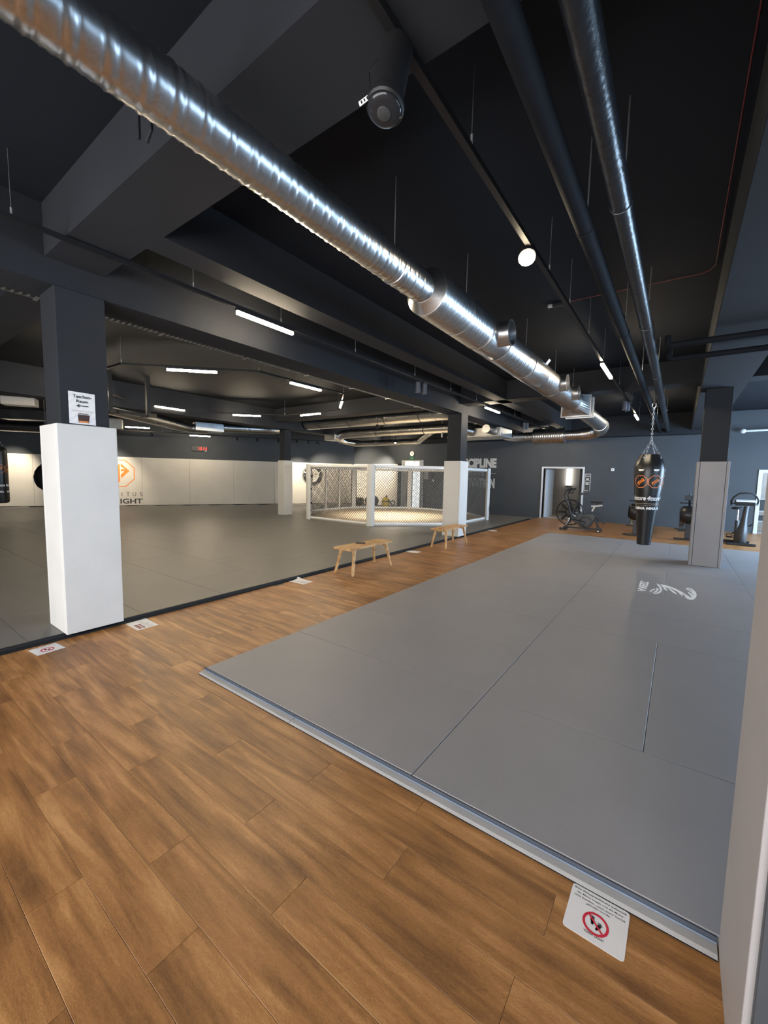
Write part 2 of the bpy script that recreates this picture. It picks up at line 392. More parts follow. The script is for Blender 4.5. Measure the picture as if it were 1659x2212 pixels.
# --- doorway 1: white frame, leaf opened inwards, corridor with a lit panel
d1 = struct(MB().box(DX0-0.07, DX0, YB-0.03, YB+0.2, 0, DZ+0.07).box(DX1, DX1+0.07, YB-0.03, YB+0.2, 0, DZ+0.07).box(DX0, DX1, YB-0.03, YB+0.2, DZ, DZ+0.07).build('door_1', DFRAME, bevel=0.006))
lf = MB().obox((DX0+0.10, YB+0.66, 1.03), (0.12, 0.993, 0), (0.993, -0.12, 0), (0, 0, 1), 0.44, 0.02, 1.02).build('door_leaf', DFRAME, d1, bevel=0.004)
hd = MB().cyl((DX0+0.17, YB+1.02, 1.04), (DX0+0.26, YB+1.02, 1.04), 0.012, n=8).cyl((DX0+0.25, YB+1.02, 1.04), (DX0+0.25, YB+0.88, 1.04), 0.011, n=8).build('handle', CHROME, lf, smooth=40)
cor = MB().box(-6.4, DX0-0.02, YB+0.2, YB+0.3, 0, 2.7).box(DX1+0.02, -2.0, YB+0.2, YB+0.3, 0, 2.7).box(-6.4, -2.0, 20.6, 20.7, 0, 2.7)
cor.box(-6.5, -6.4, YB+0.2, 20.7, 0, 2.7).box(-2.6, -2.5, YB+0.3, 20.6, 0, 2.7).box(-6.4, -2.0, YB+0.2, 20.7, 2.6, 2.7)
struct(cor.build('wall_corridor', ROOMW))
struct(MB().box(-6.4, -2.5, YB+0.2, 20.6, -0.004, 0.0).build('floor_corridor', ROOMW))
tl = tag(MB().box(-4.27, -4.07, 20.48, 20.6, 1.36, 2.42).build('lit_wall_panel', LITWHITE, bevel=0.01), 'tall bright white light panel on the corridor wall seen through the open doorway', 'light')
MB().box(-4.28, -4.06, 20.5, 20.6, 1.28, 1.36).build('panel_base', PLAST, tl)
tag(MB().box(-3.62, -2.9, 20.0, 20.59, 0.0, 2.3).build('corridor_locker', PLAST, bevel=0.01), 'dark tall locker at the right side of the corridor behind the open doorway', 'locker')
# --- doorway 2, far right: white frame, bright side room with a shelf
d2_ = struct(MB().box(EX0-0.1, EX0, YB-0.03, YB+0.2, 0, 2.08).box(EX1, EX1+0.1, YB-0.03, YB+0.2, 0, 2.08).box(EX0, EX1, YB-0.03, YB+0.2, 1.98, 2.08).build('door_2', DFRAME, bevel=0.006))
sr = MB().box(1.6, EX0-0.02, YB+0.2, YB+0.3, 0, 2.7).box(EX1+0.02, 5.2, YB+0.2, YB+0.3, 0, 2.7).box(1.6, 5.2, 20.6, 20.7, 0, 2.7).box(1.5, 1.6, YB+0.2, 20.7, 0, 2.7).box(5.2, 5.3, YB+0.2, 20.7, 0, 2.7).box(1.6, 5.2, YB+0.2, 20.7, 2.6, 2.7)
struct(sr.build('wall_side_room', mat('white_side_room_paint', (0.72, 0.76, 0.80), 0.7)))
struct(MB().box(1.6, 5.2, YB+0.2, 20.6, -0.004, 0.0).build('floor_side_room', ROOMW))
tag(MB().box(2.6, 4.2, 19.2, 19.5, 2.52, 2.6).build('ceiling_panel_light', emit('side_room_lamp', (0.92, 0.97, 1.0), 14.0)), 'bright ceiling light of the side room beyond the far right doorway', 'light')
rk = thing('storage_rack', 'white metal rack with dark bins seen through the far right doorway', 'rack', (2.6, 19.0, 0))
for x in (2.22, 3.0):
    for yy in (18.8, 19.2): MB().bar((x, yy, 0.06), (x, yy, 1.12), 0.03).build('upright', DFRAME, rk)
for z in (0.35, 0.7, 1.1): MB().box(2.2, 3.02, 18.78, 19.22, z-0.015, z+0.015).build('shelf', DFRAME, rk)
for x in (2.22, 3.0): MB().cyl((x-0.015, 19.0, 0.05), (x+0.015, 19.0, 0.05), 0.05, n=12).build('wheel', BLACKR, rk, smooth=40)
for z, hh in ((0.716, 0.36), (0.366, 0.16)):
    tag(MB().box(2.27, 2.95, 18.82, 19.18, z, z+hh).build('storage_bin', PLAST, bevel=0.02), 'dark storage bin on the %s shelf of the white rack' % ('upper' if z > 0.5 else 'lower'), 'bin')

# --- exit door at the far left end of the back wall
d3 = struct(MB().box(-11.74, -11.68, YB-0.06, YB, 0, 2.1).box(-10.5, -10.44, YB-0.06, YB, 0, 2.1).box(-11.74, -10.44, YB-0.06, YB, 2.1, 2.46).build('door_3', mat('pale_grey_frame', (0.42, 0.43, 0.42), 0.5), bevel=0.005))
MB().box(-11.68, -11.12, YB-0.04, YB, 0, 2.1).build('door_leaf', GREYDOOR, d3, bevel=0.004)
MB().box(-10.62, -10.5, YB-0.04, YB, 0, 2.1).build('door_leaf', GREYDOOR, d3, bevel=0.004)
MB().box(-11.12, -10.62, YB-0.03, YB, 0.02, 2.1).build('glass_panel', LITWIN, d3)
MB().box(-11.5, -10.98, YB-0.075, YB-0.06, 2.16, 2.39).build('transom_pane', LITWIN, d3)
MB().box(-10.93, -10.66, YB-0.075, YB-0.06, 2.16, 2.39).build('transom_pane', LITWIN, d3)
struct(MB().box(-11.93, -11.76, YB-0.12, YB, 0, 2.28).build('trim_1', PILL))

# --- white wall padding
pads = thing('wall_padding', 'cream white padding panels along the oblique left wall below the dark paint', 'wall padding', tuple(lw(4, 0)))
s = -9.0
while s < 15.3:
    e_ = min(15.33, s+2.0)
    MB().obox(lw((s+e_)/2, 1.15, 0.03), LWD, LWN, (0, 0, 1), (e_-s)/2-0.002, 0.028, 1.105).build('panel', WALLPAD, pads, bevel=0.008)
    s += 2.0
pads2 = thing('wall_padding', 'cream white padding panels in the corner of the back wall behind the cage', 'wall padding', (-13.4, YB, 0))
for i in range(3):
    a = -14.98+i*1.015; MB().box(a+0.002, a+1.013, YB-0.056, YB, 0.045, 2.26).build('panel', WALLPAD, pads2, bevel=0.008)

# --- pillars and their pads
def pillar(x0, x1, y0, y1, z0, z1, label):
    return tag(MB().box(x0, x1, y0, y1, z0, z1).build('pillar', PILL, bevel=0.008), label, 'pillar', 'square pillars')
def pad(x0, x1, y0, y1, t, m, label, z0=0.046, z1=2.075, g=0.0):
    p = thing('pillar_pad', label, 'pillar pad', ((x0+x1)/2, (y0+y1)/2, z0))
    for bx in ((x0+t+g, x1-t-g, y0, y0+t), (x0+t+g, x1-t-g, y1-t, y1), (x0, x0+t, y0, y1), (x1-t, x1, y0, y1)):
        MB().box(*bx, z0, z1).build('foam_panel', m, p, bevel=0.006)
    return p
pillar(-5.145, -4.745, 1.345, 1.755, 0.046, 3.33, 'dark square pillar with the paper sign taped above its white pad')
pad(-5.19, -4.695, 1.30, 1.80, 0.044, WHITEPAD, 'white pad around the nearest left pillar, beneath the Taschenraum sign')
pillar(-5.145, -4.745, 9.985, 10.385, 0.046, 3.33, 'dark square pillar in front of the cage behind the far bench')
pad(-5.19, -4.70, 9.935, 10.43, 0.044, WHITEPAD, 'white pad around the pillar in front of the cage behind the far bench')
pillar(-12.60, -12.32, 10.47, 10.78, 0.046, 3.33, 'slim dark pillar left of the cage on the grey mat')
pad(-12.65, -12.27, 10.42, 10.82, 0.044, WHITEPAD, 'white pad around the slim pillar left of the cage', z1=2.15)
pillar(0.305, 0.705, 9.84, 10.22, 0.041, 3.39, 'dark square pillar rising from the grey pad right of the hanging bag')
rp = pad(0.262, 0.748, 9.785, 10.27, 0.045, GREYPAD, 'grey pad around the pillar right of the hanging bag', z0=0.041, z1=2.035, g=0.005)
pillar(0.275, 0.68, 1.36, 1.72, 0.0, 3.39, 'dark square pillar core at the right edge of the view')
npd = thing('pillar_pad', 'tall grey pad with a dark side at the right edge of the foreground', 'pillar pad', (0.46, 1.53, 0))
MB().box(0.228, 0.272, 1.312, 1.769, 0.0, 2.07).build('foam_panel', GREYPAD, npd, bevel=0.004)
MB().box(0.684, 0.728, 1.312, 1.769, 0.0, 2.07).build('foam_panel', GREYPAD, npd, bevel=0.01)
MB().box(0.272, 0.684, 1.725, 1.769, 0.0, 2.07).build('foam_panel', GREYPAD, npd, bevel=0.01)
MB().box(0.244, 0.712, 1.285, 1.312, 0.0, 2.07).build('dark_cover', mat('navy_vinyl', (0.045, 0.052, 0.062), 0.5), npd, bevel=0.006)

# ================================================================== MATS
mats = thing('mat_area', 'blue grey training mat area in the foreground with a light ramp edge', 'mat', (-1.0, 7.0, 0))
mm = {}
def matpiece(x0, x1, y0, y1, m, parent, z1, key):
    k = (key, round(x1-x0, 3), round(y1-y0, 3))
    if k not in mm: gp = 0.003 if key == 'r' else 0.0020; mm[k] = chamfer_mesh('mat', x1-x0-gp, y1-y0-gp, z1+0.003, gp*1.1, m)
    o = inst('mat', mm[k], ((x0+x1)/2, (y0+y1)/2, (z1-0.003)/2), None)
    o.parent = parent; o.matrix_parent_inverse = pmat(parent).inverted()
    o.location = ((x0+x1)/2, (y0+y1)/2, (z1-0.003)/2); return o
Y0, MX = 1.774, -3.06
for i in range(11): matpiece(MX, MX+2, Y0+i, Y0+i+1, MATR, mats, 0.040, 'r')
def column(x0):
    matpiece(x0, x0+2, Y0, Y0+1, MATR, mats, 0.040, 'r')
    for k in (0, 1): matpiece(x0+k, x0+k+1, Y0+1, Y0+3, MATR, mats, 0.040, 'r')
    for k in (3, 4): matpiece(x0, x0+2, Y0+k, Y0+k+1, MATR, mats, 0.040, 'r')
    for k in (0, 1): matpiece(x0+k, x0+k+1, Y0+5, Y0+7, MATR, mats, 0.040, 'r')
    for k in (7, 8): matpiece(x0, x0+2, Y0+k, Y0+k+1, MATR, mats, 0.040, 'r')
    for k in (0, 1): matpiece(x0+k, x0+k+1, Y0+9, Y0+11, MATR, mats, 0.040, 'r')
column(MX+2); column(MX+4)
# ramp strip with a blue band along the near edge
xs = [MX-0.02, -1.98, 0.2255]
for a, b in zip(xs[:-1], xs[1:]):
    rb = MB(); k = 0
    poly = [(0, 0), (0.058, 0.0), (0.058, 0.017), (0.012, 0.012), (0, 0.005)]
    rb.prism(poly, (b-0.002, 1.714, 0.0), (0, 1, 0), (0, 0, 1), 0.0)
    rb = MB().prism(poly, (a+0.002, 1.714, 0.0), (0, 1, 0), (0, 0, 1), b-a-0.004)
    rb.build('edge_ramp', RAMP, mats)
    MB().box(a+0.002, b-0.002, 1.7605, 1.7715, 0.016, 0.0225).build('blue_band', MATRS, mats, bevel=0.002)
    MB().box(a+0.002, b-0.002, 1.7655, 1.7735, 0.0225, 0.0375).build('side_strip', mat('dark_slate_mat_side', (0.050, 0.062, 0.082), 0.6), mats, bevel=0.001)
    MB().box(a+0.002, b-0.002, 1.711, 1.7135, 0.0, 0.003).build('dark_seam', TRIMB, mats)
# print on the mat
zt = text_on('zebra_lettering', 'ZEBRA', WHITEP, mats, (-0.385, 7.66, 0.0405), (0, -1, 0), (1, 0, 0), 0.745, 0.113, bold=0.035, lift=0.0006)
ZP = [[(-0.17, 7.627), (-0.13, 7.558), (-0.098, 7.376), (-0.085, 7.22), (-0.097, 7.05), (-0.128, 6.932), (-0.165, 6.885), (-0.186, 6.913), (-0.146, 6.978), (-0.119, 7.095), (-0.114, 7.228), (-0.131, 7.382), (-0.156, 7.501)],
[(-0.202, 6.931), (-0.167, 7.07), (-0.157, 7.192), (-0.166, 7.284), (-0.146, 7.308), (-0.129, 7.232), (-0.138, 7.078), (-0.168, 6.959)],
[(-0.233, 6.983), (-0.226, 7.085), (-0.201, 7.188), (-0.173, 7.228), (-0.176, 7.159), (-0.202, 7.073), (-0.22, 6.954)],
[(-0.122, 7.601), (-0.052, 7.589), (0.009, 7.534), (0.069, 7.448), (0.121, 7.343), (0.16, 7.265), (0.19, 7.151), (0.219, 7.1), (0.249, 7.009), (0.257, 7.03), (0.247, 7.153), (0.222, 7.285), (0.228, 7.346), (0.265, 7.259), (0.280, 7.18), (0.284, 7.15), (0.285, 7.185), (0.271, 7.295), (0.246, 7.416), (0.208, 7.497), (0.197, 7.572), (0.209, 7.606), (0.248, 7.498), (0.279, 7.395), (0.286, 7.383), (0.265, 7.53), (0.219, 7.611), (0.227, 7.655), (0.278, 7.589), (0.313, 7.424), (0.322, 7.246), (0.309, 7.058), (0.279, 6.921), (0.246, 6.861), (0.21, 6.892), (0.185, 6.984), (0.183, 7.071), (0.154, 7.182), (0.149, 7.177), (0.164, 7.085), (0.159, 7.015), (0.126, 7.113), (0.101, 7.247), (0.058, 7.339), (0.011, 7.433), (-0.025, 7.437), (0.017, 7.371), (0.059, 7.243), (0.093, 7.116), (0.088, 7.075), (0.048, 7.14), (0.013, 7.269), (-0.024, 7.403), (-0.055, 7.446), (-0.041, 7.356), (-0.021, 7.24), (-0.032, 7.205), (-0.063, 7.271), (-0.084, 7.421), (-0.108, 7.524)]]
zm = MB()
for p in ZP:
    k = len(zm.v); zm.v += [(x, yy, 0.0411) for x, yy in reversed(p)]; zm.f.append(tuple(range(k, k+len(p))))
zmark = zm.build('striped_emblem', WHITEP, mats)
bmz = bmesh.new(); bmz.from_mesh(zmark.data); bmesh.ops.triangulate(bmz, faces=bmz.faces); bmz.to_mesh(zmark.data); bmz.free()

lm = thing('mat_area', 'large warm grey mat field on the left reaching to the white padded wall', 'mat', (-10, 8, 0))
XE = -4.785
for j in range(20):
    yy = -2.97+j
    if yy > YB-0.1: break
    y1 = min(yy+1, YB-0.07)
    wallx = LWA.x+(yy-LWA.y)*LWD.x/LWD.y+0.70
    b = XE; ln = 2.0 if j % 2 else 1.0
    while b-wallx > 0.2:
        a = max(b-ln, round(wallx, 2)); matpiece(a, b, yy, y1, MATL, lm, 0.045, 'l'); b = a; ln = 2.0
et = MB(); poly = [(0, 0), (0.045, 0), (0.045, 0.012), (0.040, 0.016), (0.022, 0.020), (0.014, 0.044), (0.0, 0.047)]
yy = -1.0
while yy < 16.7:
    e2 = min(16.72, yy+2.5)
    MB().prism([(x, z) for x, z in reversed(poly)], (XE+0.001, yy+0.001, 0.0), (1, 0, 0), (0, 0, 1), -(e2-yy-0.002)).build('edge_trim', TRIMB, lm)
    yy += 2.5

# ================================================================== DUCTS
DXX, DZZ = -1.97, 3.32
duct = thing('ventilation_duct', 'long galvanised spiral duct crossing the ceiling towards the far wall', 'duct', (DXX, 6.0, DZZ))
def ax(y, dz=0.0): return (DXX, y, DZZ+dz)
spiral(ax(-2.6), ax(3.26), 0.122).build('spiral_pipe', GALV, duct, smooth=60)
MB().lathe([(0.124, 0), (0.13, 0.005), (0.197, 0.075), (0.205, 0.08), (0.205, 0.095), (0.2, 0.1)], ax(3.24), (0, 1, 0), 48).build('reducer', GALV, duct, smooth=30)
spiral(ax(3.33), ax(4.5), 0.199, n=56, b=0.006).build('spiral_pipe', GALV, duct, smooth=60)
def band(y, r, wd=0.03, h=0.006): return MB().lathe([(r, 0), (r+h, 0.004), (r+h, wd-0.004), (r, wd)], ax(y-wd/2), (0, 1, 0), 48).build('clamp_ring', GALV, duct, smooth=30)
band(2.80, 0.125); band(3.95, 0.2); band(4.5, 0.203); band(5.05, 0.203)
MB().lathe([(0.2, 0), (0.204, 0.01), (0.204, 0.53), (0.2, 0.54)], ax(4.5), (0, 1, 0), 48).build('tee_body', GALV, duct, smooth=30)
spiral(ax(5.04), ax(6.12), 0.199, n=56, b=0.006).build('spiral_pipe', GALV, duct, smooth=60)
band(6.12, 0.205); band(7.70, 0.205)
MB().lathe([(0.2, 0), (0.206, 0.02), (0.206, 0.72), (0.2, 0.74)], ax(6.14), (0, 1, 0), 48).build('damper_body', GALV, duct, smooth=30)
spiral(ax(6.86), ax(9.45), 0.199, n=48, b=0.006).build('spiral_pipe', GALV, duct, smooth=60)
def collar(y, r, z, x1):
    c = MB(); n = 32; prof = [(r, 0.0), (r, 0.16), (r+0.008, 0.165), (r+0.008, 0.18), (r-0.006, 0.18), (r-0.008, 0.02)]
    c.lathe(prof, (x1-0.18, y, z), (1, 0, 0), n); c.f = c.f[:-2]
    o = c.build('branch_collar', GALV, duct, smooth=35)
    MB().cyl((x1-0.17, y, z), (x1-0.165, y, z), r-0.01, n=24).build('collar_shade', mat('painted_duct_shade', (0.05, 0.055, 0.06), 0.6, 0.5), o)  # dark disc painted in for the shade inside the collar
collar(4.74, 0.135, 3.31, -1.66); collar(7.72, 0.135, 3.32, -1.68); collar(8.72, 0.13, 3.32, -1.68)
MB().obox((DXX+0.175, 6.75, 3.44), (0.6, 0.02, 0.75), (0, 1, 0), (0.78, 0, -0.62), 0.075, 0.05, 0.003).build('white_label', PAPER, duct)
# square transition with flanges
tr = MB(); n = 32; k = 0
ringp = [(DXX+0.2*math.cos(2*PI*i/n), 9.45, DZZ+0.2*math.sin(2*PI*i/n)) for i in range(n)]
def sq(t, y, hx, hz, cz):
    c, s_ = math.cos(t), math.sin(t); m = max(abs(c), abs(s_)); return (DXX+hx*c/m, y, cz+hz*s_/m)
sqr = [sq(2*PI*i/n+1e-4, 9.95, 0.29, 0.22, DZZ-0.04) for i in range(n)]
tr.v = ringp+sqr; tr.f = [(i, (i+1) % n, n+(i+1) % n, n+i) for i in range(n)]
tr.build('square_transition', GALV, duct)
MB().box(DXX-0.31, DXX+0.31, 9.95, 10.0, DZZ-0.28, DZZ+0.20).build('flange', GALV, duct, bevel=0.006)
MB().box(DXX-0.27, DXX+0.29, 10.0, 10.32, DZZ-0.25, DZZ+0.18).build('flange_box', GALV, duct, bevel=0.006)
MB().box(DXX-0.29, DXX+0.31, 10.32, 10.37, DZZ-0.27, DZZ+0.20).build('flange', GALV, duct, bevel=0.006)
spiral(ax(10.37, -0.02), ax(13.3, -0.06), 0.185, n=40, pitch=0.16).build('spiral_pipe', GALV, duct, smooth=60)
# elbow turning left and dropping to the cross duct
el = []
for i in range(7):
    t = i/6*PI/2; el.append((DXX-0.42*(1-math.cos(t)), 13.5+0.62*math.sin(t)+0.2, DZZ-0.06-0.16*(i/6)))
el = [(DXX, 13.28, DZZ-0.06)]+el+[(-2.62, 14.32, 3.09)]
MB().tube(el, 0.192, n=32).build('elbow', GALV, duct, smooth=20)
MB().lathe([(0.19, 0), (0.205, 0.003), (0.205, 0.025), (0.19, 0.03)], (DXX, 13.28, DZZ-0.06), (0, 1, 0), 40).build('clamp_ring', GALV, duct, smooth=30)
spiral((-2.58, 14.33, 3.09), (-3.12, 14.33, 3.08), 0.155, n=36).build('spiral_pipe', GALV, duct, smooth=60)
MB().lathe([(0.15, 0), (0.26, 0.004), (0.26, 0.06), (0.15, 0.064)], (-3.1, 14.33, 3.07), (-1, 0, 0), 40).build('collar_flange', GALV, duct, smooth=30)
spiral((-3.14, 14.33, 3.07), (-4.1, 14.33, 3.07), 0.245, n=40, pitch=0.07, sub=4).build('silencer_sleeve', GALV, duct, smooth=60)
spiral((-4.1, 14.33, 3.07), (-4.45, 14.33, 3.07), 0.155, n=32).build('spiral_pipe', GALV, duct, smooth=60)
MB().tube([(-4.42, 14.33, 3.07), (-4.72, 14.33, 3.06), (-5.0, 14.33, 3.12), (-5.2, 14.33, 3.22)], 0.165, n=28).build('elbow', GALV, duct, smooth=20)
def rod(x, y, z0, z1, parent, r=0.004): return MB().cyl((x, y, z0), (x, y, z1), r, n=6).build('hanger_rod', ZINC, parent)
for y_, r_ in ((-1.2, 0.122), (2.80, 0.128), (4.15, 0.205), (6.24, 0.205), (8.0, 0.205), (9.55, 0.1), (12.0, 0.12)):
    rod(DXX, y_, DZZ+r_-0.01, 4.0, duct)

# ducts above the cage and along the left wall
d2o = thing('ventilation_duct', 'thick galvanised duct running left to right above the cage', 'duct', (-8.6, 11.5, 3.65))
spiral((-6.3, 11.5, 3.65), (-12.15, 11.5, 3.65), 0.25, n=40, pitch=0.16).build('spiral_pipe', GALV, d2o, smooth=60)
MB().tube([(-6.32, 11.5, 3.65), (-6.0, 11.5, 3.65), (-5.72, 11.64, 3.65), (-5.6, 11.95, 3.65), (-5.6, 12.9, 3.65)], 0.245, n=32).build('elbow', GALV, d2o, smooth=20)
for x in (-6.9, -8.3, -9.9, -11.4): MB().lathe([(0.25, 0), (0.258, 0.003), (0.258, 0.03), (0.25, 0.033)], (x, 11.5, 3.65), (1, 0, 0), 40).build('clamp_ring', PLAST, d2o, smooth=30)
MB().lathe([(0.25, 0), (0.16, 0.45), (0.14, 0.9)], (-12.2, 11.5, 3.65), (-1, 0, 0), 32).build('reducer', GALV, d2o, smooth=30)
for x in (-7.4, -10.6): rod(x, 11.5, 3.89, 4.0, d2o)
d3o = thing('ventilation_duct', 'thinner galvanised duct just below the thick duct above the cage', 'duct', (-9, 12.6, 3.3))
spiral((-6.3, 12.6, 3.30), (-10.9, 12.6, 3.30), 0.16, n=32).build('spiral_pipe', GALV, d3o, smooth=60)
MB().tube([(-6.32, 12.6, 3.30), (-6.1, 12.6, 3.28), (-5.9, 12.68, 3.24), (-5.8, 12.94, 3.2)], 0.17, n=28).build('elbow', GALV, d3o, smooth=20)
MB().tube([(-10.88, 12.6, 3.30), (-11.2, 12.6, 3.28), (-11.45, 12.68, 3.24), (-11.6, 12.85, 3.2)], 0.17, n=28).build('elbow', GALV, d3o, smooth=20)
for x in (-7.4, -9.5): MB().lathe([(0.16, 0), (0.168, 0.003), (0.168, 0.03), (0.16, 0.033)], (x, 12.6, 3.30), (1, 0, 0), 32).build('clamp_ring', PLAST, d3o, smooth=30)
MB().box(-6.72, -6.68, 12.58, 12.62, 3.0, 4.0).build('bracket', ZINC, d3o)
MB().box(-12.1, -11.5, 12.4, 12.95, 3.06, 3.31).build('air_box', GALV, d3o, bevel=0.01)
d4o = thing('ventilation_duct', 'lowest galvanised duct above the cage, bending at both ends', 'duct', (-10, 14.4, 3.07))
spiral((-8.9, 14.4, 3.07), (-11.6, 14.4, 3.07), 0.12, n=28).build('spiral_pipe', GALV, d4o, smooth=60)
MB().tube([(-8.92, 14.4, 3.07), (-8.7, 14.4, 3.08), (-8.2, 14.0, 3.22), (-7.6, 13.6, 3.36)], 0.125, n=24).build('elbow', GALV, d4o, smooth=20)
MB().tube([(-11.58, 14.4, 3.07), (-12.0, 14.35, 3.07), (-12.35, 14.1, 3.13), (-12.5, 13.7, 3.24), (-12.4, 13.3, 3.3)], 0.13, n=24).build('elbow', GALV, d4o, smooth=20)
for x in (-9.9, -10.9): rod(x, 14.4, 3.18, 4.0, d4o, 0.006)
ah = thing('air_handler', 'pale metal air handling box hanging behind the pillar in front of the cage', 'air handler', (-5.4, 13.7, 3.0))
MB().box(-6.6, -4.78, 13.0, 14.1, 3.03, 3.30).build('casing', mat('pale_sheet_steel', (0.55, 0.55, 0.53), 0.4, 0.7), ah, bevel=0.015)
MB().box(-6.7, -4.74, 12.95, 14.13, 3.0, 3.03).build('bottom_tray', mat('pale_sheet_steel', (0.55, 0.55, 0.53), 0.4, 0.7), ah, bevel=0.008)
MB().cyl((-5.0, 12.94, 3.17), (-5.0, 12.3, 3.18), 0.13, n=32).build('inlet_pipe', GALV, ah, smooth=30)
d5o = thing('ventilation_duct', 'galvanised duct curving above the far left mats beneath the light ring', 'duct', (-13.8, 8, 3.3))
pts = [(-11.9, 3.6), (-12.9, 4.7), (-14.15, 6.9)]
spiral((-11.9, 3.6, 3.36), (-14.15, 6.9, 3.32), 0.2, n=32, pitch=0.2).build('spiral_pipe', GALV, d5o, smooth=60)
MB().tube([(-14.1, 6.83, 3.32), (-14.4, 7.4, 3.28), (-14.6, 8.0, 3.24), (-14.5, 8.6, 3.24)], [0.2, 0.2, 0.16, 0.15], n=24).build('elbow', GALV, d5o, smooth=20)
MB().obox((-14.3, 8.55, 3.3), (0.25, 0.95, 0), (0.95, -0.25, 0), (0, 0, 1), 0.5, 0.2, 0.15).build('square_box', GALV, d5o, bevel=0.01)
spiral((-14.2, 9.0, 3.34), (-13.45, 10.9, 3.40), 0.17, n=32, pitch=0.2).build('spiral_pipe', GALV, d5o, smooth=60)
MB().tube([(-13.47, 10.85, 3.40), (-13.42, 11.1, 3.44), (-13.34, 11.3, 3.5)], 0.15, n=24).build('elbow', GALV, d5o, smooth=20)
d6o = thing('ventilation_duct', 'galvanised duct at the far left edge behind the nearest white pillar', 'duct', (-18.5, 4.8, 3.2))
spiral((-20.9, 3.2, 3.2), (-17.9, 6.6, 3.14), 0.19, n=28, pitch=0.2).build('spiral_pipe', GALV, d6o, smooth=60)
MB().obox((-16.6, 4.2, 3.32), (0.67, 0.74, 0), (0.74, -0.67, 0), (0, 0, 1), 1.0, 0.2, 0.15).build('square_duct', GALV, d6o, bevel=0.01)
tag(MB().obox((-12.95, 2.9, 3.24), (0.5, 0.865, 0), (0.865, -0.5, 0), (0, 0, 1), 0.32, 0.16, 0.10).build('ceiling_heater', CREAMP, bevel=0.02), 'small cream box heater under the ceiling at the far left', 'heater')
tag(MB().obox((-15.4, 5.7, 3.18), (0.5, 0.865, 0), (0.865, -0.5, 0), (0, 0, 1), 0.36, 0.16, 0.16).build('ceiling_heater', mat('cream_casing', (0.5, 0.48, 0.42), 0.5), bevel=0.02), 'cream slatted box heater showing right of the nearest white pillar', 'heater')

# black pipes
for (x, r, lab) in ((-0.412, 0.061, 'glossy black ceiling pipe, right of the two running side by side'), (-0.645, 0.056, 'matt black ceiling pipe, left of the two running side by side')):
    pp = thing('ceiling_pipe', lab, 'pipe', (x, 7, 3.38), group='black ceiling pipes')
    pm = mat('glossy_black_foil', (0.014, 0.016, 0.020), 0.28, var=0.2, nscale=20, bump=0.4, bscale=22, spec=0.35) if x > -0.5 else mat('matt_black_insulation', (0.010, 0.011, 0.014), 0.75, var=0.1, bump=0.1, spec=0.1)
    MB().cyl((x, -3.6, 3.38), (x, 17.3, 3.38), r, n=28).build('pipe_run', pm, pp, smooth=40)
    for y_ in (3.05, 5.5, 8.2, 11.2, 14.2):
        rod(x+0.01, y_+(0.15 if x < -0.5 else 0), 3.38+r-0.005, 4.0, pp, 0.005)
        MB().lathe([(r, 0), (r+0.005, 0.002), (r+0.005, 0.022), (r, 0.024)], (x, y_+(0.15 if x < -0.5 else 0)-0.012, 3.38), (0, 1, 0), 24).build('pipe_clip', pm, pp, smooth=30)
for i, (y_, z_) in enumerate(((6.17, 3.30), (6.86, 3.30))):
    tag(MB().tube([(-0.22, y_, z_+0.12), (-0.22, y_, z_+0.03), (-0.19, y_, z_), (0.5, y_, z_), (4.9, y_, z_)], 0.036, n=14).build('cross_pipe', mat('matt_black_insulation', (0.02, 0.022, 0.026)), smooth=40),
        '%s of the two dark pipes crossing beneath the ceiling at the far right' % ('nearer' if i == 0 else 'farther'), 'pipe', 'dark cross pipes')
tb = thing('tube_light', 'unlit pale tube lamp high on the far right wall', 'light', (2.2, 17.6, 3.3))
MB().cyl((1.62, 17.6, 3.32), (4.2, 17.6, 3.36), 0.035, n=14).build('tube', DFRAME, tb, smooth=40)
MB().lathe([(0.01, -0.08), (0.06, -0.06), (0.08, 0.0), (0.06, 0.06), (0.01, 0.08)], (1.58, 17.6, 3.32), (1, 0, 0), 20).build('end_cap', DFRAME, tb, smooth=60)

# red fire alarm cable with detector
cb = thing('alarm_cable', 'thin dark red cable running along the ceiling to a small black detector', 'cable', (-0.7, 5.9, 3.98))
MB().tube([(-1.40, 5.93, 3.985), (-0.6, 5.93, 3.985), (0.05, 5.95, 3.985), (0.12, 5.9, 3.985), (0.165, 5.8, 3.985), (0.165, 3.4, 3.985), (0.165, 1.8, 3.985)], 0.0045, n=6).build('cable_run', REDCABLE, cb)
MB().box(-1.54, -1.40, 5.90, 5.96, 3.95, 4.0).build('detector', LAMPB, cb, bevel=0.008)
MB().box(-1.60, -1.54, 5.91, 5.95, 3.96, 4.0).build('detector_tip', SILVER, cb, bevel=0.004)
tag(MB().tube([(-2.86, 1.283, 3.70), (-2.86, 1.283, 3.88), (-2.74, 1.283, 3.92), (-2.70, 1.283, 3.68), (-2.76, 1.283, 3.64)], 0.010, n=6).build('conduit_bracket', BEAMP), 'faint dark bracket on the face of the nearest ceiling beam', 'bracket')

